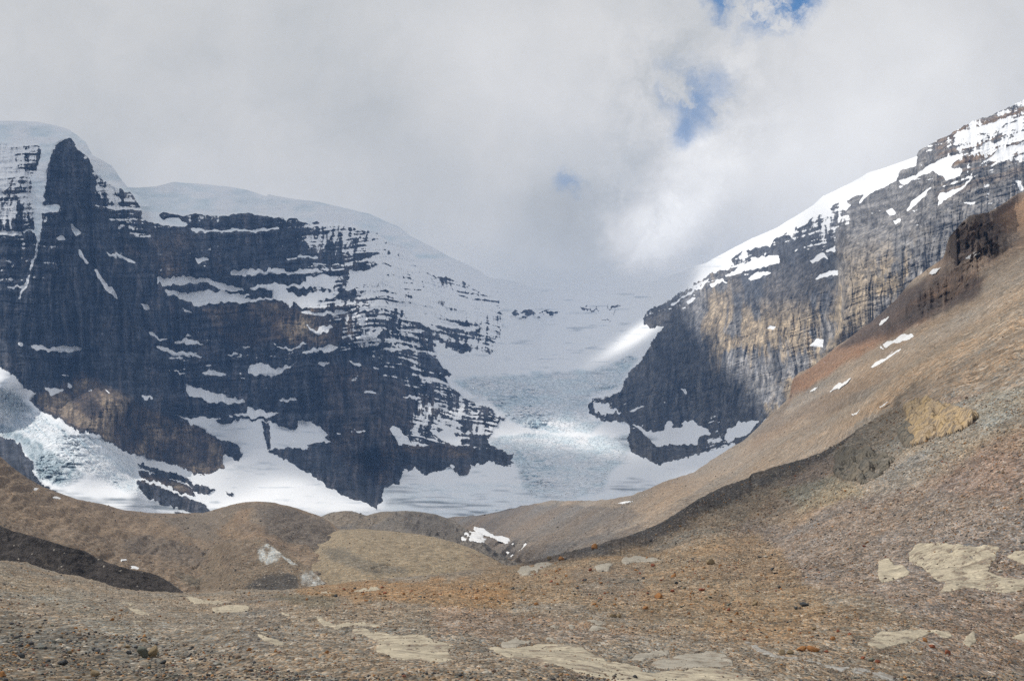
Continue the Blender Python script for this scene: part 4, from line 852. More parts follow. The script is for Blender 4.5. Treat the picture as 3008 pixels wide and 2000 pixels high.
patch("limestone_slab", c8((550,1090),(620,1100),(720,1135),(900,1125),(1080,1140),(1092,1158),(900,1150),(740,1162),(660,1140)), N_gr, M_LIME, 3.0, "narrow pale slab strip just above the wide cracked buff slab", "rock slab", SL, seed=506)
patch("limestone_slab", c9((1410,925),(1480,930),(1560,950),(1750,965),(1640,980),(1500,972)), N_gr, M_LIME, 3.0, "ragged cream slab near the crest, above the crescent shaped slab", "rock slab", SL, seed=507)
patch("limestone_slab", c9((1630,1002),(1780,992),(1922,990),(1870,1030),(1760,1048),(1660,1036)), N_gr, M_LIME, 3.0, "crescent shaped cream slab with a straight upper edge", "rock slab", SL, seed=508)
patch("limestone_slab", c8((870,872),(1040,845),(1112,850),(1000,882)), N_gr, M_LIME, 3.0, "long pale slab lying along the crest below the tan moraine", "rock slab", SL, seed=509, holes=.3)
patch("limestone_slab", c8((625,893),(690,880),(732,890),(660,906)), N_gr, M_LIME, 3.0, "small oval pale slab left of the long slab on the crest", "rock slab", SL, seed=510)
patch("limestone_slab", c7((1110,642),(1200,612),(1320,625),(1450,630),(1300,652),(1230,645),(1140,667)), N_gr, M_LIMEG, 3.0, "flat grey slab with small orange stones at its front edge", "rock slab", SL, seed=511)
patch("limestone_slab", c7((900,692),(1000,656),(1062,666),(1000,712),(930,716)), N_gr, M_LIMEG, 3.0, "rounded grey slab left of the flat slab with orange stones", "rock slab", SL, seed=512, holes=.3)
patch("limestone_slab", c7((300,720),(370,690),(480,665),(600,672),(480,720),(400,760),(330,745)), N_gr, M_LIMEG, 3.0, "broken pale green-grey slab just below the white stream ice", "rock slab", SL, seed=513, holes=.5)
patch("limestone_slab", c7((560,1135),(600,1128),(640,1142),(600,1152)), N_gr, M_LIMEG, 3.0, "left one of two small oval slabs on the pinkish gravel", "rock slab", SL, seed=514)
patch("limestone_slab", c7((700,1138),(725,1128),(752,1140),(730,1152)), N_gr, M_LIMEG, 3.0, "right one of two small oval slabs on the pinkish gravel", "rock slab", SL, seed=515)
patch("limestone_slab", c7((830,1110),(900,1095),(1020,1125),(940,1122)), N_gr, M_LIMEG, 3.0, "upper one of a pair of thin grey slabs in the middle gravel", "rock slab", SL, seed=516)
patch("limestone_slab", c7((850,1160),(920,1142),(1030,1172),(950,1172),(880,1170)), N_gr, M_LIMEG, 3.0, "lower one of a pair of thin grey slabs in the middle gravel", "rock slab", SL, seed=517)
patch("limestone_slab", c7((530,1245),(560,1240),(640,1265),(590,1272)), N_gr, M_LIMEG, 3.0, "leaf shaped grey slab just above the top edge of the largest buff slab", "rock slab", SL, seed=518)
for i, (p, l) in enumerate([(c9((920,960),(990,962),(1062,986),(1000,982)), "top strip of the stack of pale slab strips on the left gravel"), (c9((965,990),(1080,1018),(1172,1046),(1050,1032)), "longest strip of the stack of pale slab strips, second from the top"), (c9((970,1035),(1020,1040),(1078,1064),(1010,1052)), "third strip down in the stack of pale slab strips"), (c9((1005,1125),(1060,1132),(1112,1135),(1040,1142)), "lowest strip in the stack of pale slab strips"),
        (c8((140,1208),(220,1202),(230,1212),(150,1220)), "short pale strip above the zigzag slab"), (c8((140,1232),(200,1240),(260,1248),(360,1272),(300,1280),(180,1258)), "zigzag cream slab strip in the gravel on the left"), (c8((1920,1312),(1980,1302),(2091,1335),(2200,1370),(2091,1390),(1980,1350)), "pale slab strip between the wide cracked slab and the largest slab"),
        (c8((320,1050),(350,1055),(405,1082),(370,1085)), "short thin pale strip below the dark hollow")]):
    patch("limestone_slab", p, N_gr, M_LIME, 3.0, l, "rock slab", SL, seed=520 + i, ragged=2.5)
patch("calcite_vein", c6((-60,1250),(80,1330),(200,1370),(330,1380),(450,1410),(560,1440),(650,1470),(800,1480),(1000,1510),(1200,1580),(1000,1568),(800,1515),(640,1490),(450,1430),(300,1400),(180,1395),(60,1350),(-60,1290)), N_gr, M_WHITE, 2.5, "broken white mineral vein running diagonally to the bottom right edge", "rock vein", seed=530, ragged=5, holes=.55)
OG = "pale outcrops on the right slope"
patch("rock_outcrop", c6((980,640),(1050,625),(1090,670),(1150,680),(1222,720),(1130,770),(1000,800),(960,740)), N_gr, M_LIME, 3.0, "small chalky outcrop left of the big cream outcrop on the right", "outcrop", OG, seed=540)
patch("rock_outcrop", c6((1280,530),(1400,510),(1560,540),(1700,550),(1800,530),(1900,540),(1870,620),(1820,680),(1830,740),(1950,770),(2150,780),(2150,830),(1960,870),(1850,860),(1640,830),(1500,880),(1430,890),(1500,800),(1400,760),(1330,690),(1220,650),(1210,590)), N_gr, M_LIME, 3.0, "big knobbly cream outcrop reaching the right edge of the photo", "outcrop", OG, seed=541, rough=.7, ragged=7, holes=.25)
patch("rock_outcrop", c6((890,1310),(950,1230),(1000,1190),(1150,1200),(1250,1180),(1400,1180),(1520,1190),(1542,1250),(1480,1262),(1400,1210),(1320,1240),(1200,1290),(1050,1330),(950,1346)), N_gr, M_LIME, 3.0, "arched cream outcrop with orange stones below it on the right", "outcrop", OG, seed=542, rough=.5)
patch("rock_outcrop", c6((1610,1272),(1700,1190),(1722,1250),(1682,1320),(1640,1312)), N_gr, M_LIME, 3.0, "upright chalky patch right of the arched cream outcrop", "outcrop", OG, seed=543)
patch("rock_outcrop", c6((2000,1230),(2091,1200),(2200,1230),(2120,1275)), N_gr, M_LIME, 3.0, "low pale patch at the right edge below the big outcrop", "outcrop", OG, seed=544)
patch("rock_outcrop", c6((1960,600),(2030,560),(2150,570),(2150,690),(2070,660)), N_gr, M_LIME, 3.0, "pale patch at the right edge just above the big outcrop's tail", "outcrop", OG, seed=545, holes=.3)
patch("rock_outcrop", c5((1170,890),(1300,845),(1400,885),(1530,900),(1640,960),(1752,985),(1680,1050),(1600,1100),(1450,1140),(1300,1190),(1230,1222),(1180,1150),(1120,1110),(1150,1060),(1200,1000),(1160,930)), N_gr, M_OCHRE, 16.0, "ochre yellow rock knob high on the right slope", "outcrop", seed=546, rough=.55, ragged=7)
patch("rock_outcrop", c5((1110,1110),(1190,1030),(1230,1080),(1260,1160),(1230,1225),(1170,1200)), N_gr, M_DKROCK, 14.0, "dark grey rock face at the lower left of the ochre knob", "outcrop", seed=547, rough=.6)
patch("rock_outcrop", c5((640,1272),(900,1252),(1110,1290),(1050,1370),(980,1440),(860,1500),(700,1470),(630,1430)), N_gr, M_DKROCK, 12.0, "rough grey-green crag below the gully crest on the right slope", "outcrop", seed=548, rough=1.0, ragged=9, holes=.3)

SG = "old snow patches on the right hillside"
for i, (p, l) in enumerate([
    (c5((985,445),(1030,410),(1110,370),(1180,345),(1252,348),(1220,385),(1150,400),(1080,425),(1010,450)), "largest snow patch on the right hillside, with a tapered lower end"),
    (c5((915,600),(950,560),(1030,525),(1080,460),(1180,415),(1140,470),(1060,520),(980,572)), "hooked snow streak just below the largest snow patch"),
    (c5((595,780),(660,728),(772,673),(720,722),(640,768)), "longest thin snow sliver lying in a rill of the tan hillside"),
    (c5((445,787),(510,740),(480,777)), "short thin snow sliver left of the longest sliver"),
    (c5((755,960),(842,924),(800,952)), "thin snow wedge below the pale scree fan on the hillside"),
    (c5((975,912),(1052,874),(1020,902)), "thin snow wedge at the foot of the dark mossy rill"),
    (c5((980,267),(1000,240),(1056,203),(1030,242),(990,270)), "slim snow patch on the dark brown cliff band"),
    (c5((1568,182),(1608,144),(1600,167)), "tiny snow fleck highest up the brown gully"),
    (c4((1635,1330),(1660,1300),(1720,1290),(1762,1300),(1700,1322)), "flat snow patch under the brown crag at the upper right"),
    (c4((1358,1452),(1390,1420),(1452,1395),(1410,1442)), "lumpy snow patch on the shaded brown ledge"),
    (c4((1812,972),(1910,933),(1862,982)), "snow wedge on top of the brown crag"),
    (c7((1070,206),(1120,190),(1202,185),(1130,202)), "thin snow arc on the low tan crest in the middle")]):
    patch("snow_patch", p, H_gr, M_SNOWP, 1.6, l, "snow patch", SG, seed=560 + i, ragged=2.0, step=1.1)
for i, (p, l) in enumerate([(c9((258,92),(330,105),(420,150),(492,187),(400,170),(310,130)), "long snow streak on the brown slope at the far left"), (c9((970,688),(1030,683),(1088,712),(1030,714)), "pale snow remnant above the dark bank on the left"), (c9((928,630),(970,632),(975,642),(935,642)), "small pale snow remnant above the dark bank, the upper one")]):
    patch("snow_patch", p, L_gr, M_SNOWP, 1.6, l, "snow patch", seed=580 + i, ragged=2.0, step=1.1)
for i, (p, l) in enumerate([(c7((-30,385),(60,400),(100,440),(220,470),(285,520),(270,530),(170,490),(80,455),(-10,420)), "white stream ice along the foot of the grey slope"), (c7((330,580),(375,515),(400,525),(395,590),(365,620)), "upright white ice patch at the lower end of the stream"), (c7((225,572),(270,590),(350,640),(330,655),(280,625)), "lowest white ice strip beside the dark boulder slope"), (c7((-90,430),(0,420),(80,470),(40,520),(-60,500),(-150,470)), "grey-white dirty ice spread left of the stream")]):
    patch("ice_patch", p, H_gr if i < 3 else K_gr, M_SNOWP, 2.0, l, "ice patch", seed=590 + i, ragged=6.0, step=1.1, holes=.25 + .3 * (i == 3))
print("patches", round(time.time() - T0, 1))

# ================================================================== BOULDERS AND GRAVEL
def ico(sub):
    import bmesh
    bm = bmesh.new(); bmesh.ops.create_icosphere(bm, subdivisions=sub, radius=1.0)
    bm.verts.ensure_lookup_table()
    V = np.array([v.co[:] for v in bm.verts]); Fc = np.array([[v.index for v in f.verts] for f in bm.faces]); bm.free()
    return V, Fc
def rockshape(sub, seed, flat=0.75, cuts=15):
    V, Fc = ico(sub); r = np.random.default_rng(seed)
    V = V * (1 + 0.18 * fbm(V[:, 0] * 1.3 + seed, V[:, 1] * 1.3 + V[:, 2] * 1.7, 3, seed)[:, None])
    for _ in range(cuts):                                   # broken faces
        n = r.normal(size=3); n /= np.linalg.norm(n); d = r.uniform(0.42, 0.8)
        k = V @ n - d; V = V - np.where(k > 0, k, 0)[:, None] * n
    V = V * (1 + 0.05 * fbm(V[:, 0] * 5, V[:, 1] * 5 + V[:, 2] * 6, 3, seed + 9)[:, None])
    V[:, 2] *= flat
    return V, Fc
ROCK_M = {
 'orange': mat_stone("rust_orange_stone", (.40,.20,.075), (.28,.13,.055), 1.6, 0.05, 0.25), 'slate': mat_stone("dark_slate_stone", (.075,.08,.085), (.045,.048,.05), 1.6, 0.05, 0.2),
 'tan': mat_stone("tan_stone", (.32,.245,.15), (.23,.17,.10), 1.6, 0.05, 0.25), 'pale': mat_stone("pale_stone", (.46,.42,.35), (.34,.31,.26), 1.6, 0.05, 0.2),
 'green': mat_stone("grey_green_stone", (.18,.185,.15), (.12,.125,.105), 1.6, 0.05, 0.2), 'red': mat_stone("brick_red_stone", (.33,.115,.06), (.22,.08,.05), 1.6, 0.05, 0.2)}
BM = {}
for ck in ROCK_M:
    for i in range(3):
        V, Fc = rockshape(3, 40 + i * 7 + len(ck), (0.62, 0.75, 0.9)[i])
        o = mesh_from("boulder", V, Fc, ROCK_M[ck], {}, smooth=False, link=False); BM[ck, i] = o.data; bpy.data.objects.remove(o)
def boulder(px, py, w, ck, label, shape=None, group=None, hgt=1.0, surf=None, rot=None):
    """px,py = foot of the stone in the photograph, w = its width there in pixels"""
    p = (surf or N_gr)(np.array([float(px)]), np.array([float(py)]))[0]
    t = np.linalg.norm(p); r = 0.5 * w * t / F
    i = random.randrange(3) if shape is None else shape
    o = bpy.data.objects.new("boulder", BM[ck, i]); COL.objects.link(o)
    o.location = (p[0], p[1] + r * 0.6, p[2] + r * 0.36 * hgt)
    o.rotation_euler = (random.uniform(-.3, .3), random.uniform(-.3, .3), random.uniform(0, 6.28) if rot is None else rot)
    o.scale = (r * random.uniform(.95, 1.1), r * random.uniform(.8, 1.05), r * hgt)
    return tag(o, label, "boulder", group)
def q9(x, y): return (x * .3826, 1400 + y * .3826)
def qa(x, y): return (x * 500 / 2359, 1700 + y * 500 / 2359)
def qb(x, y): return (500 + x * 500 / 2359, 1700 + y * 500 / 2359)
def qc(x, y): return (1500 + x * 500 / 2359, 1600 + y * 500 / 2359)
def qd(x, y): return (2000 + x * 500 / 2359, 1600 + y * 500 / 2359)
def q6(x, y): return (2208 + x * .3826, 1400 + y * .3826)
NOTED = [
 (*qa(1970, 1035), 46, 'green', "olive grey half of the split boulder on the gravel bank", 0, 1.5), (*qa(2095, 1035), 36, 'tan', "orange brown half of the split boulder on the gravel bank", 1, 1.7),
 (*qa(285, 1050), 26, 'slate', "smooth near-black boulder low on the far left of the gravel bank", 0, .9), (*qa(860, 1120), 30, 'slate', "dark slate boulder leaning right on the gravel bank", 2, .9), (*qa(1290, 930), 24, 'slate', "dark boulder on the bank's edge, left of the split boulder", 1, .8),
 (*qa(1750, 925), 22, 'tan', "squat brown boulder just left of the split boulder", 0, .8), (*qa(1770, 990), 22, 'slate', "grey cobble tucked below the squat brown boulder", 2, .8), (*qa(2060, 1150), 22, 'green', "olive stone below the split boulder", 1, 1.0), (*qa(1310, 1260), 34, 'tan', "brown boulder with a deep dark hollow under its right side", 2, .9),
 (*qa(65, 810), 18, 'pale', "cream cobble at the left edge of the photo", 1, 1.0), (*qa(475, 1080), 16, 'pale', "small cream stone right of the smooth near-black boulder", 0, .9), (*qa(30, 1260), 24, 'orange', "orange boulder cut by the left edge near the bottom", 2, 1.1), (*qa(1540, 610), 17, 'orange', "orange stone left of the lowest pale slab strip", 0, .9),
 (*qa(2210, 515), 11, 'orange', "orange cobble right of the stack of pale slab strips", 1, 1.2), (*qa(1670, 410), 12, 'orange', "orange cobble inside the stack of pale slab strips", 0, 1.0), (*qa(950, 1310), 13, 'pale', "pale round cobble near the bottom left edge", 1, .8), (*qa(2260, 1110), 22, 'slate', "dark slate block right of the olive stone", 2, .9),
 (*qb(1085, 965), 18, 'orange', "orange brown stone with a black shadow in the left middle gravel", 1, 1.1), (*qb(1450, 1015), 15, 'orange', "rust stone right of the one with a black shadow", 0, .9), (*qb(2160, 1020), 19, 'orange', "rust boulder below the wide cracked slab's left end", 1, 1.0), (*qb(1310, 710), 16, 'orange', "rust stone above the zigzag slab", 2, .8), (*qb(1050, 470), 9, 'slate', "blue-grey stone at the right end of the crescent slab", 0, 1.0), (*qb(520, 1250), 16, 'slate', "blue-grey boulder near the bottom edge, left of centre", 2, 1.0), (*qb(2290, 270), 18, 'slate', "dark stone in the shaded hollow near the crest", 1, .9), (*qb(575, 1140), 8, 'pale', "tiny white cobble near the bottom edge left of centre", 0, 1.0),
 (*qc(1165, 65), 24, 'orange', "lone ochre boulder sitting on the crest at the foot of the gully", 1, 1.3), (*qc(710, 215), 24, 'orange', "ochre boulder just below the crest, left of the lone crest boulder", 0, 1.1), (*qc(530, 205), 18, 'tan', "brown boulder on the crest beside the stream ice", 2, 1.1), (*qc(1095, 350), 15, 'red', "brick red stone left of the rounded grey slab", 0, 1.2), (*qc(360, 830), 18, 'orange', "round russet boulder in the middle of the gravel", 0, .95), (*qc(1430, 1010), 24, 'tan', "tan boulder paired with a darker one in the middle gravel", 1, .9), (*qc(1500, 1000), 18, 'tan', "darker stone of the pair in the middle gravel", 2, 1.1), (*qc(1160, 850), 20, 'orange', "ochre slab shaped stone in the middle of the gravel", 2, .7), (*qc(2050, 760), 44, 'orange', "long orange red rock lying tilted in the right middle gravel", 0, .7), (*qc(1870, 905), 20, 'orange', "ochre boulder below the long orange red rock", 1, .9), (*qc(1420, 110), 13, 'pale', "cream stone under the crest right of the lone boulder", 0, .8), (*qc(2260, 450), 24, 'orange', "rust brown boulder under the orange gravel smear", 2, .8), (*qc(2300, 540), 18, 'slate', "dark grey boulder beneath the rust brown one", 1, 1.0),
 (*qd(425, 270), 34, 'tan', "large buff boulder on the slope right of centre", 1, .95), (*qd(550, 295), 12, 'orange', "small bright orange stone beside the large buff boulder", 0, 1.0), (*qd(1190, 180), 18, 'pale', "grey lit stone with a black shadow high on the right gravel", 0, .9), (*qd(1270, 150), 12, 'slate', "black stone touching the grey lit one", 1, 1.0), (*qd(1095, 185), 16, 'slate', "flat grey stone left of the lit grey one", 2, .6), (*qd(1270, 360), 15, 'slate', "upright blue-grey stone on the right slope", 0, 1.2), (*qd(1320, 405), 17, 'slate', "flat blue-grey stone below the upright one", 2, .6), (*qd(1370, 600), 16, 'slate', "grey round stone above the band of grey gravel", 1, 1.0),
 (*qd(1040, 860), 24, 'tan', "tilted ochre boulder above the brick red one", 2, 1.0), (*qd(670, 940), 21, 'red', "brick red boulder among the orange stones", 1, .8), (*qd(665, 885), 18, 'green', "grey-green stone resting against the brick red boulder", 0, .8), (*qd(155, 1075), 18, 'tan', "ochre cube shaped stone right of centre", 1, 1.1), (*qd(110, 960), 14, 'orange', "orange stone lying on a pale slab scrap", 0, 1.0), (*qd(1605, 920), 20, 'slate', "dark slate boulder, left of a pair on the right slope", 1, 1.0), (*qd(1730, 865), 34, 'slate', "long flat slate block, right of a pair on the right slope", 2, .6), (*qd(300, 650), 24, 'red', "purplish flat rock at the left of the grey gravel band", 2, .7), (*qd(1855, 1200), 18, 'tan', "rounded tan boulder in the lower right gravel", 0, 1.0), (*qd(2110, 1370), 17, 'orange', "orange cobble above the mineral vein", 1, .9),
 (*q6(480, 1355), 42, 'orange', "largest rust orange boulder by the mineral vein", 1, .85), (*q6(390, 1350), 36, 'orange', "rust boulder in the middle of the row by the mineral vein", 2, .8), (*q6(235, 1360), 30, 'tan', "left end boulder of the ochre row by the mineral vein", 0, .8), (*q6(300, 1358), 24, 'tan', "second boulder of the ochre row by the mineral vein", 1, .9), (*q6(575, 1360), 18, 'red', "reddish boulder right of the largest rust one", 0, .8), (*q6(630, 1280), 21, 'orange', "orange stone above the reddish boulder", 2, .8), (*q6(1515, 1375), 24, 'red', "brick red block below the upright chalky patch", 1, 1.0), (*q6(1340, 1275), 24, 'orange', "orange stone pile top under the arched outcrop", 0, 1.1), (*q6(1390, 1330), 22, 'red', "red stone under the arched outcrop", 2, .9), (*q6(855, 1405), 15, 'red', "bright orange red cobble low on the right", 0, 1.0), (*q6(975, 1435), 18, 'red', "orange red cobble right of the grey-green block", 1, 1.0), (*q6(925, 1425), 20, 'green', "grey-green block between two orange red cobbles", 2, 1.0), (*q6(885, 1090), 17, 'pale', "pale angular stone standing upright on the right slope", 0, 1.3), (*q6(1920, 735), 21, 'pale', "cream flat stone on the big knobbly outcrop", 2, .7), (*q6(1195, 920), 14, 'slate', "dark stone below the chalky outcrop", 1, .7), (*q6(870, 550), 13, 'red', "pink stone alone high on the right slope", 0, .8), (*q6(1155, 315), 11, 'pale', "pale pink stone high on the right slope", 1, 1.0), (*q6(35, 995), 23, 'orange', "ochre boulder left of the slate pair", 2, .9)]
for x, y, w, ck, l, s_, h in NOTED: boulder(x, y, w, ck, l, s_, "larger stones of the near slope", h)
# lesser stones: nothing in the photograph tells these apart
LESS = {'orange': "small rust orange stone strewn on the near gravel slope", 'slate': "small dark slate stone strewn on the near gravel slope", 'tan': "small tan stone strewn on the near gravel slope", 'pale': "small pale stone strewn on the near gravel slope", 'green': "small grey-green stone strewn on the near gravel slope", 'red': "small brick red stone strewn on the near gravel slope"}
DENS = [(1000, 1745, 420, 26, 40, 'oootr'), (1450, 1740, 300, 40, 40, 'ootgs'), (1750, 1690, 260, 60, 40, 'ootsgr'), (2050, 1760, 200, 50, 36, 'oottrg'), (2330, 1860, 200, 50, 26, 'ootsr'), (200, 1900, 260, 60, 36, 'sssgto'), (560, 1980, 260, 20, 16, 'ssgt')]
KEY = {'o': 'orange', 's': 'slate', 't': 'tan', 'p': 'pale', 'g': 'green', 'r': 'red'}
for cx, cy, rx, ry, n, mixk in DENS:
    for _ in range(n):
        x = cx + rx * random.gauss(0, .55); y = cy + ry * random.gauss(0, .6)
        if y < float(np.interp(x, _npx[0], _npy[0])) + 10 or y > 2010 or x < 0 or x > 3000: continue
        ck = KEY[random.choice(mixk)]
        boulder(x, y, random.choice([8, 9, 10, 11, 13, 15]), ck, LESS[ck], None, "lesser stones of the near slope", random.uniform(.7, 1.1))
# everything smaller reads as gravel: one mass
GRIDS = []
def rubble():
    base = [rockshape(1, 330 + i, .8, 5) for i in range(4)]
    Pp, Rr = [], []
    for (gx_, gy_, gP), n, lo, hi in GRIDS:
        ny, nx = gx_.shape
        j = (RNG.random(n) ** 0.9 * (ny - 3)).astype(int) + 1; i = RNG.integers(1, nx - 1, n)
        ok = (gx_[j, i] > -60) & (gx_[j, i] < 3060) & (fbm(gx_[j, i] / 60, gy_[j, i] / 24, 3, 621) + RNG.uniform(-.4, .4, n) > 0.0)
        P = gP[j, i][ok]; t = np.linalg.norm(P, axis=1)
        w = np.clip(np.exp(RNG.normal(lo, hi, len(P))), 1.0, 8.0)
        Pp.append(P); Rr.append(0.5 * w * t / F)
    P = np.concatenate(Pp); r = np.concatenate(Rr); n = len(P)
    pal = np.array([(.26, .19, .125), (.21, .17, .13), (.15, .14, .125), (.09, .088, .085), (.34, .29, .22), (.25, .15, .085)])
    ci = RNG.choice(len(pal), n, p=[.22, .26, .2, .12, .12, .08])
    Vs, Fs, Cs = [], [], []; off = 0
    for b, (bv, bf) in enumerate(base):
        k = np.where(np.arange(n) % 4 == b)[0]; m = len(k)
        a = RNG.uniform(0, 6.28, m); X = bv[None, :, 0] * r[k, None] * 1.15; Y = bv[None, :, 1] * r[k, None] * .9; Z = bv[None, :, 2] * r[k, None]
        V = np.stack([X * np.cos(a)[:, None] - Y * np.sin(a)[:, None], X * np.sin(a)[:, None] + Y * np.cos(a)[:, None], Z], -1) + P[k][:, None] + np.array([0, 0, .3]) * r[k][:, None, None]
        Fs.append((bf[None] + (np.arange(m) * len(bv))[:, None, None] + off).reshape(-1, 3)); Vs.append(V.reshape(-1, 3)); off += m * len(bv)
        Cs.append(np.repeat(pal[ci[k]] * RNG.uniform(.8, 1.3, m)[:, None], len(bv), 0))
    tag(mesh_from("rubble", np.concatenate(Vs), np.concatenate(Fs), M_GRAV, {"col": np.concatenate(Cs)}, smooth=False), "scattered rubble on the moraines and the far hillside", "rubble", kind='stuff')
for g_, n_, lo, hi in ((H_grid, 16000, .62, .45), (L_grid, 9000, .75, .5), (K_grid, 5000, .8, .5), (T_grid, 2500, .5, .5), (R_grid, 2500, .8, .5)): GRIDS.append((g_, n_, lo, hi))
rubble()
def gravel():
    base = [rockshape(1, 300 + i, .75, 4) for i in range(6)]
    n = 62000
    x = RNG.uniform(-250, 3250, n); y = 1640 + (RNG.random(n) ** 0.8) * 460
    # right slope
    nr = 24000
    x2 = RNG.uniform(1900, 3200, nr); y2 = RNG.uniform(1060, 1680, nr)
    x = np.concatenate([x, x2]); y = np.concatenate([y, y2])
    S = np.interp(x, _npx[0], _npy[0]); ok = y > S + 3
    clump = fbm(x / 70, y / 22, 4, 611)
    ok &= clump + RNG.uniform(-.45, .5, len(x)) > -0.05
    on = np.zeros(len(x))
    for poly, th in SLABS: on[inpoly(x, y, poly)] = th
    ok &= (on == 0) | ((RNG.random(len(x)) < 0.16) & (on < 6) & (clump > -0.1))
    x, y, on = x[ok], y[ok], on[ok]; n = len(x)
    P = N_gr(x, y); t = np.linalg.norm(P, axis=1); P[:, 2] += 0.9 * on * t / F
    wpx = np.exp(RNG.normal(1.36, 0.40, n)); wpx = np.clip(wpx, 2.0, 12.0)
    left = (y > np.interp(x, [0, 500, 1000], [1830, 1880, 1990])); wpx[left] *= 1.7
    r = 0.5 * wpx * t / F
    pal = np.array([(.30,.155,.065), (.24,.16,.09), (.20,.15,.11), (.11,.105,.10), (.065,.065,.068), (.36,.31,.24), (.15,.15,.125), (.23,.10,.065), (.17,.125,.10), (.17,.13,.105)])
    wts = np.array([.11, .14, .17, .10, .08, .09, .07, .03, .12, .09]); wl = np.array([.07, .09, .12, .17, .24, .08, .12, .02, .05, .04])
    ci = RNG.choice(len(pal), n, p=wts / wts.sum()); cl = RNG.choice(len(pal), n, p=wl / wl.sum()); ci = np.where(left, cl, ci)
    Vs, Fs, Cs = [], [], []; off = 0
    for b, (bv, bf) in enumerate(base):
        k = np.where(np.arange(n) % 6 == b)[0]; m = len(k)
        a = RNG.uniform(0, 6.28, m); ca, sa = np.cos(a), np.sin(a)
        sx = r[k] * RNG.uniform(.8, 1.25, m); sy = r[k] * RNG.uniform(.7, 1.1, m); sz = r[k] * RNG.uniform(.6, 1.0, m)
        X = bv[None, :, 0] * sx[:, None]; Y = bv[None, :, 1] * sy[:, None]; Z = bv[None, :, 2] * sz[:, None]
        V = np.stack([X * ca[:, None] - Y * sa[:, None], X * sa[:, None] + Y * ca[:, None], Z], -1) + P[k][:, None] + np.array([0, 0, 1.0]) * (r[k] * .28)[:, None, None]
        f_ = bf[None] + (np.arange(m) * len(bv))[:, None, None] + off
        Vs.append(V.reshape(-1, 3)); Fs.append(f_.reshape(-1, 3)); off += m * len(bv)
        Cs.append(np.repeat(pal[ci[k]] * RNG.uniform(.9, 1.5, m)[:, None], len(bv), 0))
    o = mesh_from("gravel", np.concatenate(Vs), np.concatenate(Fs), M_GRAV, {"col": np.concatenate(Cs)}, smooth=False)
    tag(o, "loose brown, grey and rust coloured gravel covering the near slope", "gravel", kind='stuff')
gravel()
print("stones", round(time.time() - T0, 1))

# ================================================================== LAND BEYOND, SKY, CLOUD, AIR, SUN
terr = mesh_from("terrain", [(-30000, -20000, -420), (30000, -20000, -420), (30000, 40000, -420), (-30000, 40000, -420)], [(0, 1, 2, 3)], M_SLOPE, {"col": np.tile([.16, .15, .12], (4, 1))})
tag(terr, kind='structure')

def world():
    w = bpy.data.worlds.new("World"); scene.world = w; w.use_nodes = True
    g = NT(w.node_tree); bg = w.node_tree.nodes['Background']
    sky = g.node('ShaderNodeTexSky', sky_type='NISHITA'); sky.sun_disc = False
    sky.sun_elevation = SUN_EL; sky.sun_rotation = SUN_AZ; sky.altitude = 2000; sky.air_density = 1.0; sky.dust_density = 0.5
    d = g.node('ShaderNodeTexCoord').outputs['Generated']
    w1 = g.vmath('SUBTRACT', g.noise(d, 5.0, 5, 0.6, color=True), (0.5, 0.5, 0.5))
    dw = g.vmath('ADD', d, g.vmath('SCALE', w1, scale=0.11))
    w2 = g.vmath('SUBTRACT', g.noise(d, 16.0, 6, 0.66, color=True), (0.5, 0.5, 0.5))
    dh = g.vmath('ADD', d, g.vmath('SCALE', w2, scale=0.075))
    def dirv(px, py):
        p = at(px, py, 1.0); p = p / np.linalg.norm(p); return tuple(float(v) for v in p)
    def blob(px, py, r, vec, inner=0.0):
        c = dirv(px, py); dist = g.vmath('DISTANCE', vec, c)
        return g.ramp(dist, inner * r, r, 1.0, 0.0)
    br = g.math('ADD', 0.62, 0.0)
    for px, py, rp, a in SKYB:
        br = g.math('ADD', br, g.math('MULTIPLY', blob(px, py, rp / F, dw), a))
    n1 = g.noise(dw, 4.2, 6, 0.55); n2 = g.noise(dw, 11.0, 7, 0.62); n3 = g.noise(dh, 34.0, 5, 0.6)
    br = g.math('ADD', br, g.math('MULTIPLY', g.math('SUBTRACT', n1, 0.5), 0.26))
    br = g.math('ADD', br, g.math('MULTIPLY', g.math('SUBTRACT', n2, 0.5), 0.22))
    puff = blob(1930, 640, 330 / F, d); puff = g.math('MAXIMUM', puff, blob(2030, 300, 420 / F, d))
    br = g.math('ADD', br, g.math('MULTIPLY', g.math('MULTIPLY', g.math('SUBTRACT', n3, 0.48), 0.6), puff))
    # clouds are cooler where thick, warmer where thin
    cc = g.mix(g.ramp(br, 0.46, 0.72), (0.985, 1.0, 0.985, 1), (1.02, 1.0, 0.965, 1))
    cloud = g.vmath('SCALE', cc, scale=br)
    hole = 0.0
    for px, py, rp, a in HOLES:
        h = g.math('MULTIPLY', blob(px, py, rp / F, dh, 0.15), a)
        hole = g.math('MAXIMUM', hole, h)
    hole = g.math('MULTIPLY', g.math('MINIMUM', hole, 1.0), g.ramp(g.noise(dh, 24.0, 6, 0.62), 0.34, 0.56))
    blue = g.vmath('SCALE', sky.outputs[0], scale=0.10)
    blue = g.mix(0.75, blue, (0.075, 0.215, 0.46, 1))
    skyc = g.mix(hole, cloud, blue)
    # it clears behind the viewer, where the sun comes through
    xyz = g.sep(d); clear = g.math('MULTIPLY', g.ramp(xyz[1], 0.35, -0.25), g.ramp(g.noise(d, 3.0, 4, 0.6), 0.38, 0.58, 0.1, 0.4))
    skyc = g.mix(clear, skyc, g.mix(0.5, g.vmath('SCALE', sky.outputs[0], scale=0.12), (0.24, 0.36, 0.56, 1)))
    g.set(bg.inputs[0], skyc); bg.inputs[1].default_value = 1.0
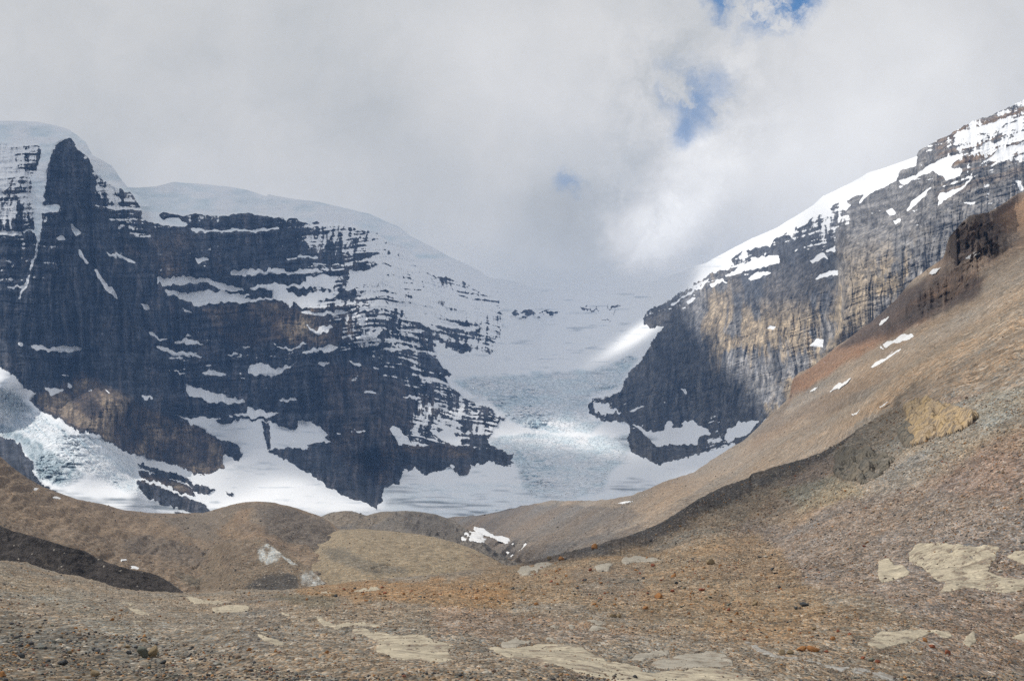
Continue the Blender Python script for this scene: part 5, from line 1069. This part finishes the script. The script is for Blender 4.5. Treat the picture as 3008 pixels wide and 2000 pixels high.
# light and dark of the overcast, by bearing
SKYB = [(250,250,620,-.015), (800,190,520,-.085), (760,350,420,.05), (1150,420,420,-.06), (1480,140,520,.05), (60,90,380,.02), (1700,500,420,-.02), (2120,120,420,.0), (2500,420,520,.17), (2330,560,380,.06), (1950,650,190,.30), (2060,480,190,.26), (1900,720,120,.12), (2700,150,480,.03), (2350,250,300,-.03), (1700,800,420,-.04), (600,470,300,.03), (1100,600,420,.02), (2900,60,420,.03), (1650,580,220,-.05), (1400,820,420,.0)]
HOLES = [(2290,-15,170,1.6), (2130,-20,100,1.0), (2215,35,110,.55), (2005,345,95,.72), (2035,265,150,.7), (2100,250,90,.4), (1670,552,75,.45)]
world()

SKYTOP = 3600.0
def shade_of(px, py):
    """how much of the sun the clouds took away, as the photograph shows it (0 lit, 1 shaded)"""
    S = np.zeros(px.shape, np.float32)
    def B(x, y, rx, ry, a, rot=0):
        c, s = math.cos(rot), math.sin(rot); X = px - x; Y = py - y
        return a * np.exp(-(((X * c + Y * s) / rx) ** 2 + ((-X * s + Y * c) / ry) ** 2))
    left = 1 - sst(1500, 1560, px)
    S = np.where(px < 1900, 1.0, 0.0)
    edge = np.interp(py, [600, 800, 930, 1000, 1080, 1180, 1260, 1300, 1400], [2060, 2060, 1990, 2080, 2110, 2200, 2290, 2330, 2000])
    S = 1 - sst(edge - 45, edge + 45, px + 14 * vn(px / 40, py / 40, 71))
    S = S * (1 - 0.97 * sst(1040, 1120, py - 0.30 * px + 40) * (1 - sst(520, 760, px)))
    for b in [(1040, 955, 85, 80, 1.5, 0), (850, 960, 150, 55, .7, 0), (1010, 1010, 90, 40, .5, 0), (650, 882, 70, 12, .8, 0), (760, 890, 80, 12, .45, 0), (1090, 905, 60, 30, .3, 0), (840, 1445, 110, 48, 1.5, 0), (980, 1480, 110, 30, 1.1, 0), (690, 1490, 60, 30, .9, 0), (1490, 1262, 90, 34, 1.4, -.1), (1610, 1265, 100, 34, 1.5, .1), (1720, 1305, 100, 30, 1.4, .3), (1850, 1005, 110, 17, 1.0, -.5), (1895, 958, 95, 14, .9, -.5), (1300, 1300, 50, 12, .5, 0), (1540, 1235, 30, 30, .5, 0)]:
        S = S - B(*b)
    S = np.clip(S, 0, 1)
    S = np.maximum(S, B(2390, 750, 60, 130, .75)); S = np.maximum(S, B(1950, 1345, 60, 40, .5)); S = np.maximum(S, B(2180, 1270, 60, 30, .5))
    S = np.maximum(S, B(2500, 520, 60, 24, .5))
    return np.clip(S, 0, 1)
def clouds():  # deck out of view; its density is worked back from the wanted shade
    st = 7
    px = PX[::st, ::st]; py = PY[::st, ::st]; P = FARP[::st, ::st]
    sh = shade_of(px, py).ravel(); P = P.reshape(-1, 3)
    hx, hy, hP = [a[::6, ::6] for a in H_grid]
    def E(x, y, rx, ry, a, rot):
        c_, s_ = math.cos(rot), math.sin(rot); X = hx - x; Y = hy - y
        return a * np.exp(-(((X * c_ + Y * s_) / rx) ** 2 + ((-X * s_ + Y * c_) / ry) ** 2) ** 1.5)
    hs = np.maximum(E(2735, 885, 190, 60, 1.0, -.62), E(2850, 700, 100, 75, .9, -.5)); hs = np.maximum(hs, E(2960, 760, 110, 36, .7, -.5))
    sh = np.concatenate([sh, np.clip(hs, 0, 1).ravel()]); P = np.concatenate([P, hP.reshape(-1, 3)])
    Q = P + SUN[None] * ((SKYTOP - P[:, 2]) / SUN[2])[:, None]
    x0, x1 = Q[:, 0].min() - 500, Q[:, 0].max() + 500; y0, y1 = min(Q[:, 1].min(), 1000) - 300, Q[:, 1].max() + 900
    c = 15.0; nx, ny = int((x1 - x0) / c) + 1, int((y1 - y0) / c) + 1
    acc = np.zeros((ny, nx)); cnt = np.zeros((ny, nx))
    ix = ((Q[:, 0] - x0) / c).astype(int); iy = ((Q[:, 1] - y0) / c).astype(int)
    wgt = np.ones(len(sh)); wgt[sh < 0.35] = 3.0
    np.add.at(acc, (iy, ix), sh * wgt); np.add.at(cnt, (iy, ix), wgt)
    A, N = acc.copy(), cnt.copy()
    D = np.zeros_like(A); known = np.zeros_like(A)
    for r in (1, 2, 4, 8, 16, 28):
        a = blur(blur(A, r, 0), r, 1); n = blur(blur(N, r, 0), r, 1)
        ok = (n > 0.02) & (known == 0); D[ok] = (a / np.maximum(n, 1e-9))[ok]; known[ok] = 1
    D = blur(blur(D, 2, 0), 2, 1)
    gx, gy = np.meshgrid(x0 + (np.arange(nx) + .5) * c, y0 + (np.arange(ny) + .5) * c)
    bx = np.linspace(1600, 2470, 60)
    bp = N_gr(bx, np.interp(bx, _npx[0], _npy[0]) + np.interp(bx, [1600, 1850, 2050, 2250, 2470], [2, 8, 12, 8, 0]))
    bq = bp + SUN[None] * ((SKYTOP - bp[:, 2]) / SUN[2])[:, None]
    for k, q in enumerate(bq):
        rr = np.interp(bx[k], [1600, 1800, 2050, 2250, 2470], [20, 32, 42, 36, 20])
        D = np.maximum(D, 0.99 * np.exp(-(((gx - q[0]) ** 2 + (gy - q[1]) ** 2) / rr ** 2) ** 1.5))  # cloud scrap added to shade the bank below the gully crest
    thick = 25 + 60 * D * (0.7 + 0.6 * fbm(gx / 260, gy / 260, 4, 81))
    bot = np.stack([gx, gy, SKYTOP - 0.15 * thick * (0.6 + 0.6 * fbm(gx / 150, gy / 150, 3, 82))], -1)
    top = np.stack([gx, gy, SKYTOP + 8 + thick], -1)
    f_ = grid_faces(ny, nx); m = (D > 0.03)[:-1, :-1].ravel(); f_ = f_[m]
    V = np.concatenate([bot.reshape(-1, 3), top.reshape(-1, 3)]); n0 = nx * ny
    dens = np.concatenate([D.ravel(), D.ravel()])
    V, F2, at_ = compact(V, np.concatenate([f_[:, ::-1], f_ + n0]), {"vapour": dens})
    mt, g, b = material("cloud_vapour")
    nt = mt.node_tree; nt.nodes.remove(b); outp = nt.nodes['Material Output']
    tr = g.node('ShaderNodeBsdfTransparent'); tl = g.node('ShaderNodeBsdfTranslucent'); tl.inputs[0].default_value = (.86, .87, .88, 1)
    df = g.node('ShaderNodeBsdfDiffuse'); df.inputs[0].default_value = (.9, .9, .9, 1)
    m1 = g.node('ShaderNodeMixShader'); m1.inputs[0].default_value = 0.35; g.l.new(tl.outputs[0], m1.inputs[1]); g.l.new(df.outputs[0], m1.inputs[2])
    a = g.math('SUBTRACT', 1.0, g.math('POWER', g.math('SUBTRACT', 1.0, g.math('MULTIPLY', g.attr("vapour"), 0.93)), 0.5))
    m2 = g.node('ShaderNodeMixShader'); g.set(m2.inputs[0], a); g.l.new(tr.outputs[0], m2.inputs[1]); g.l.new(m1.outputs[0], m2.inputs[2])
    g.l.new(m2.outputs[0], outp.inputs['Surface'])
    o = mesh_from("clouds", V, F2, mt, at_)
    tag(o, "unseen bank of grey cloud, shaped to shade the mountains and the near bank", "clouds", kind='stuff')
clouds()

def haze():
    x0, x1, y0, y1, z0, z1 = -6500, 6500, -300, 9500, -421.5, 1520
    V = [(x, y, z) for z in (z0, z1) for y in (y0, y1) for x in (x0, x1)]
    Fc = [(0, 2, 3, 1), (4, 5, 7, 6), (0, 1, 5, 4), (2, 6, 7, 3), (0, 4, 6, 2), (1, 3, 7, 5)]
    mt = bpy.data.materials.new("air"); mt.use_nodes = True; nt = mt.node_tree
    nt.nodes.remove(nt.nodes['Principled BSDF'])
    v = nt.nodes.new('ShaderNodeVolumePrincipled'); v.inputs['Color'].default_value = (.28, .52, 1.0, 1)
    v.inputs['Density'].default_value = HAZE; v.inputs['Anisotropy'].default_value = 0.0
    nt.links.new(v.outputs[0], nt.nodes['Material Output'].inputs['Volume'])
    o = mesh_from("haze", V, Fc, mt, {}, smooth=False)
    tag(o, "thin blue haze filling the valley air", "haze", kind='stuff')
HAZE = 4.4e-5
haze()
def mist():
    mt = bpy.data.materials.new("mist_vapour"); mt.use_nodes = True; nt = mt.node_tree
    nt.nodes.remove(nt.nodes['Principled BSDF'])
    v = nt.nodes.new('ShaderNodeVolumePrincipled'); v.inputs['Color'].default_value = (.97, .98, .99, 1); v.inputs['Density'].default_value = 0.0006
    nt.links.new(v.outputs[0], nt.nodes['Material Output'].inputs['Volume'])
    V0, F0 = ico(4); r = random.Random(3)
    for i, (px, py, t, rx, ry, rz) in enumerate([(1180, 700, 5150, 260, 240, 60), (1330, 765, 5500, 300, 260, 62), (1470, 820, 5900, 330, 300, 66), (1640, 838, 6200, 420, 320, 70), (1820, 832, 5900, 330, 300, 66), (1960, 800, 5500, 280, 240, 60)]):
        V = V0 * (1 + 0.30 * fbm(V0[:, 0] * 1.6 + px, V0[:, 1] * 1.6 + V0[:, 2], 3, int(px))[:, None]) * np.array([rx, ry, rz])
        o = mesh_from("mist", V, F0, mt, {}); o.location = at(px, py, t)
        tag(o, "thin pale mist lying along the icy skyline of the col", "mist", kind='stuff')
mist()

sd = bpy.data.lights.new("sun", 'SUN'); sd.energy = 3.0; sd.angle = math.radians(0.5); sd.color = (1.0, .95, .87)
so = bpy.data.objects.new("sun", sd); COL.objects.link(so)
from mathutils import Vector
so.rotation_euler = Vector(SUN).to_track_quat('Z', 'Y').to_euler()
so.location = tuple(SUN * 8000)

LAB = {"snowcapped_mountain": ("dark banded cliffs under a snow cap on the left", "mountain"), "rock_wall_mountain": ("sunlit grey and tan rock wall rising to the right", "mountain"), "icefall_glacier": ("hanging glacier and icefall between the two mountains", "glacier"),
       "glacier_tongue": ("crevassed white glacier tongue descending at the far left", "glacier"), "snowfield": ("smooth grey white snow apron below the dark cliffs", "snowfield"), "hillside": ("long tan scree hillside descending from the upper right", "hillside"),
       "ice_cored_ridge": ("brown rubble ridge with blue-white ice showing through", "ridge"), "ridge": ("dark shaded bank at the left edge", "ridge"), "ground": ("stony brown near slope filling the bottom of the photo", "ground"),
       "terrain": ("flat land beyond and below the mountains", "terrain"), "moraine": ("grey hummock behind the pale tan mound", "moraine"), "moraine.001": ("pale tan smooth mound in the valley", "moraine"), "moraine.002": ("brown slope at left running into a rounded hill", "moraine")}
for n_, (l, c) in LAB.items():
    if n_ in bpy.data.objects: tag(bpy.data.objects[n_], l, c)

scene.view_settings.view_transform = 'Standard'; scene.view_settings.look = 'None'
scene.view_settings.exposure = 0.12; scene.view_settings.gamma = 1.0
scene.cycles.max_bounces = 6; scene.cycles.diffuse_bounces = 2; scene.cycles.transparent_max_bounces = 12; scene.cycles.volume_bounces = 1
scene.cycles.use_denoising = False
print("built", round(time.time() - T0, 1))
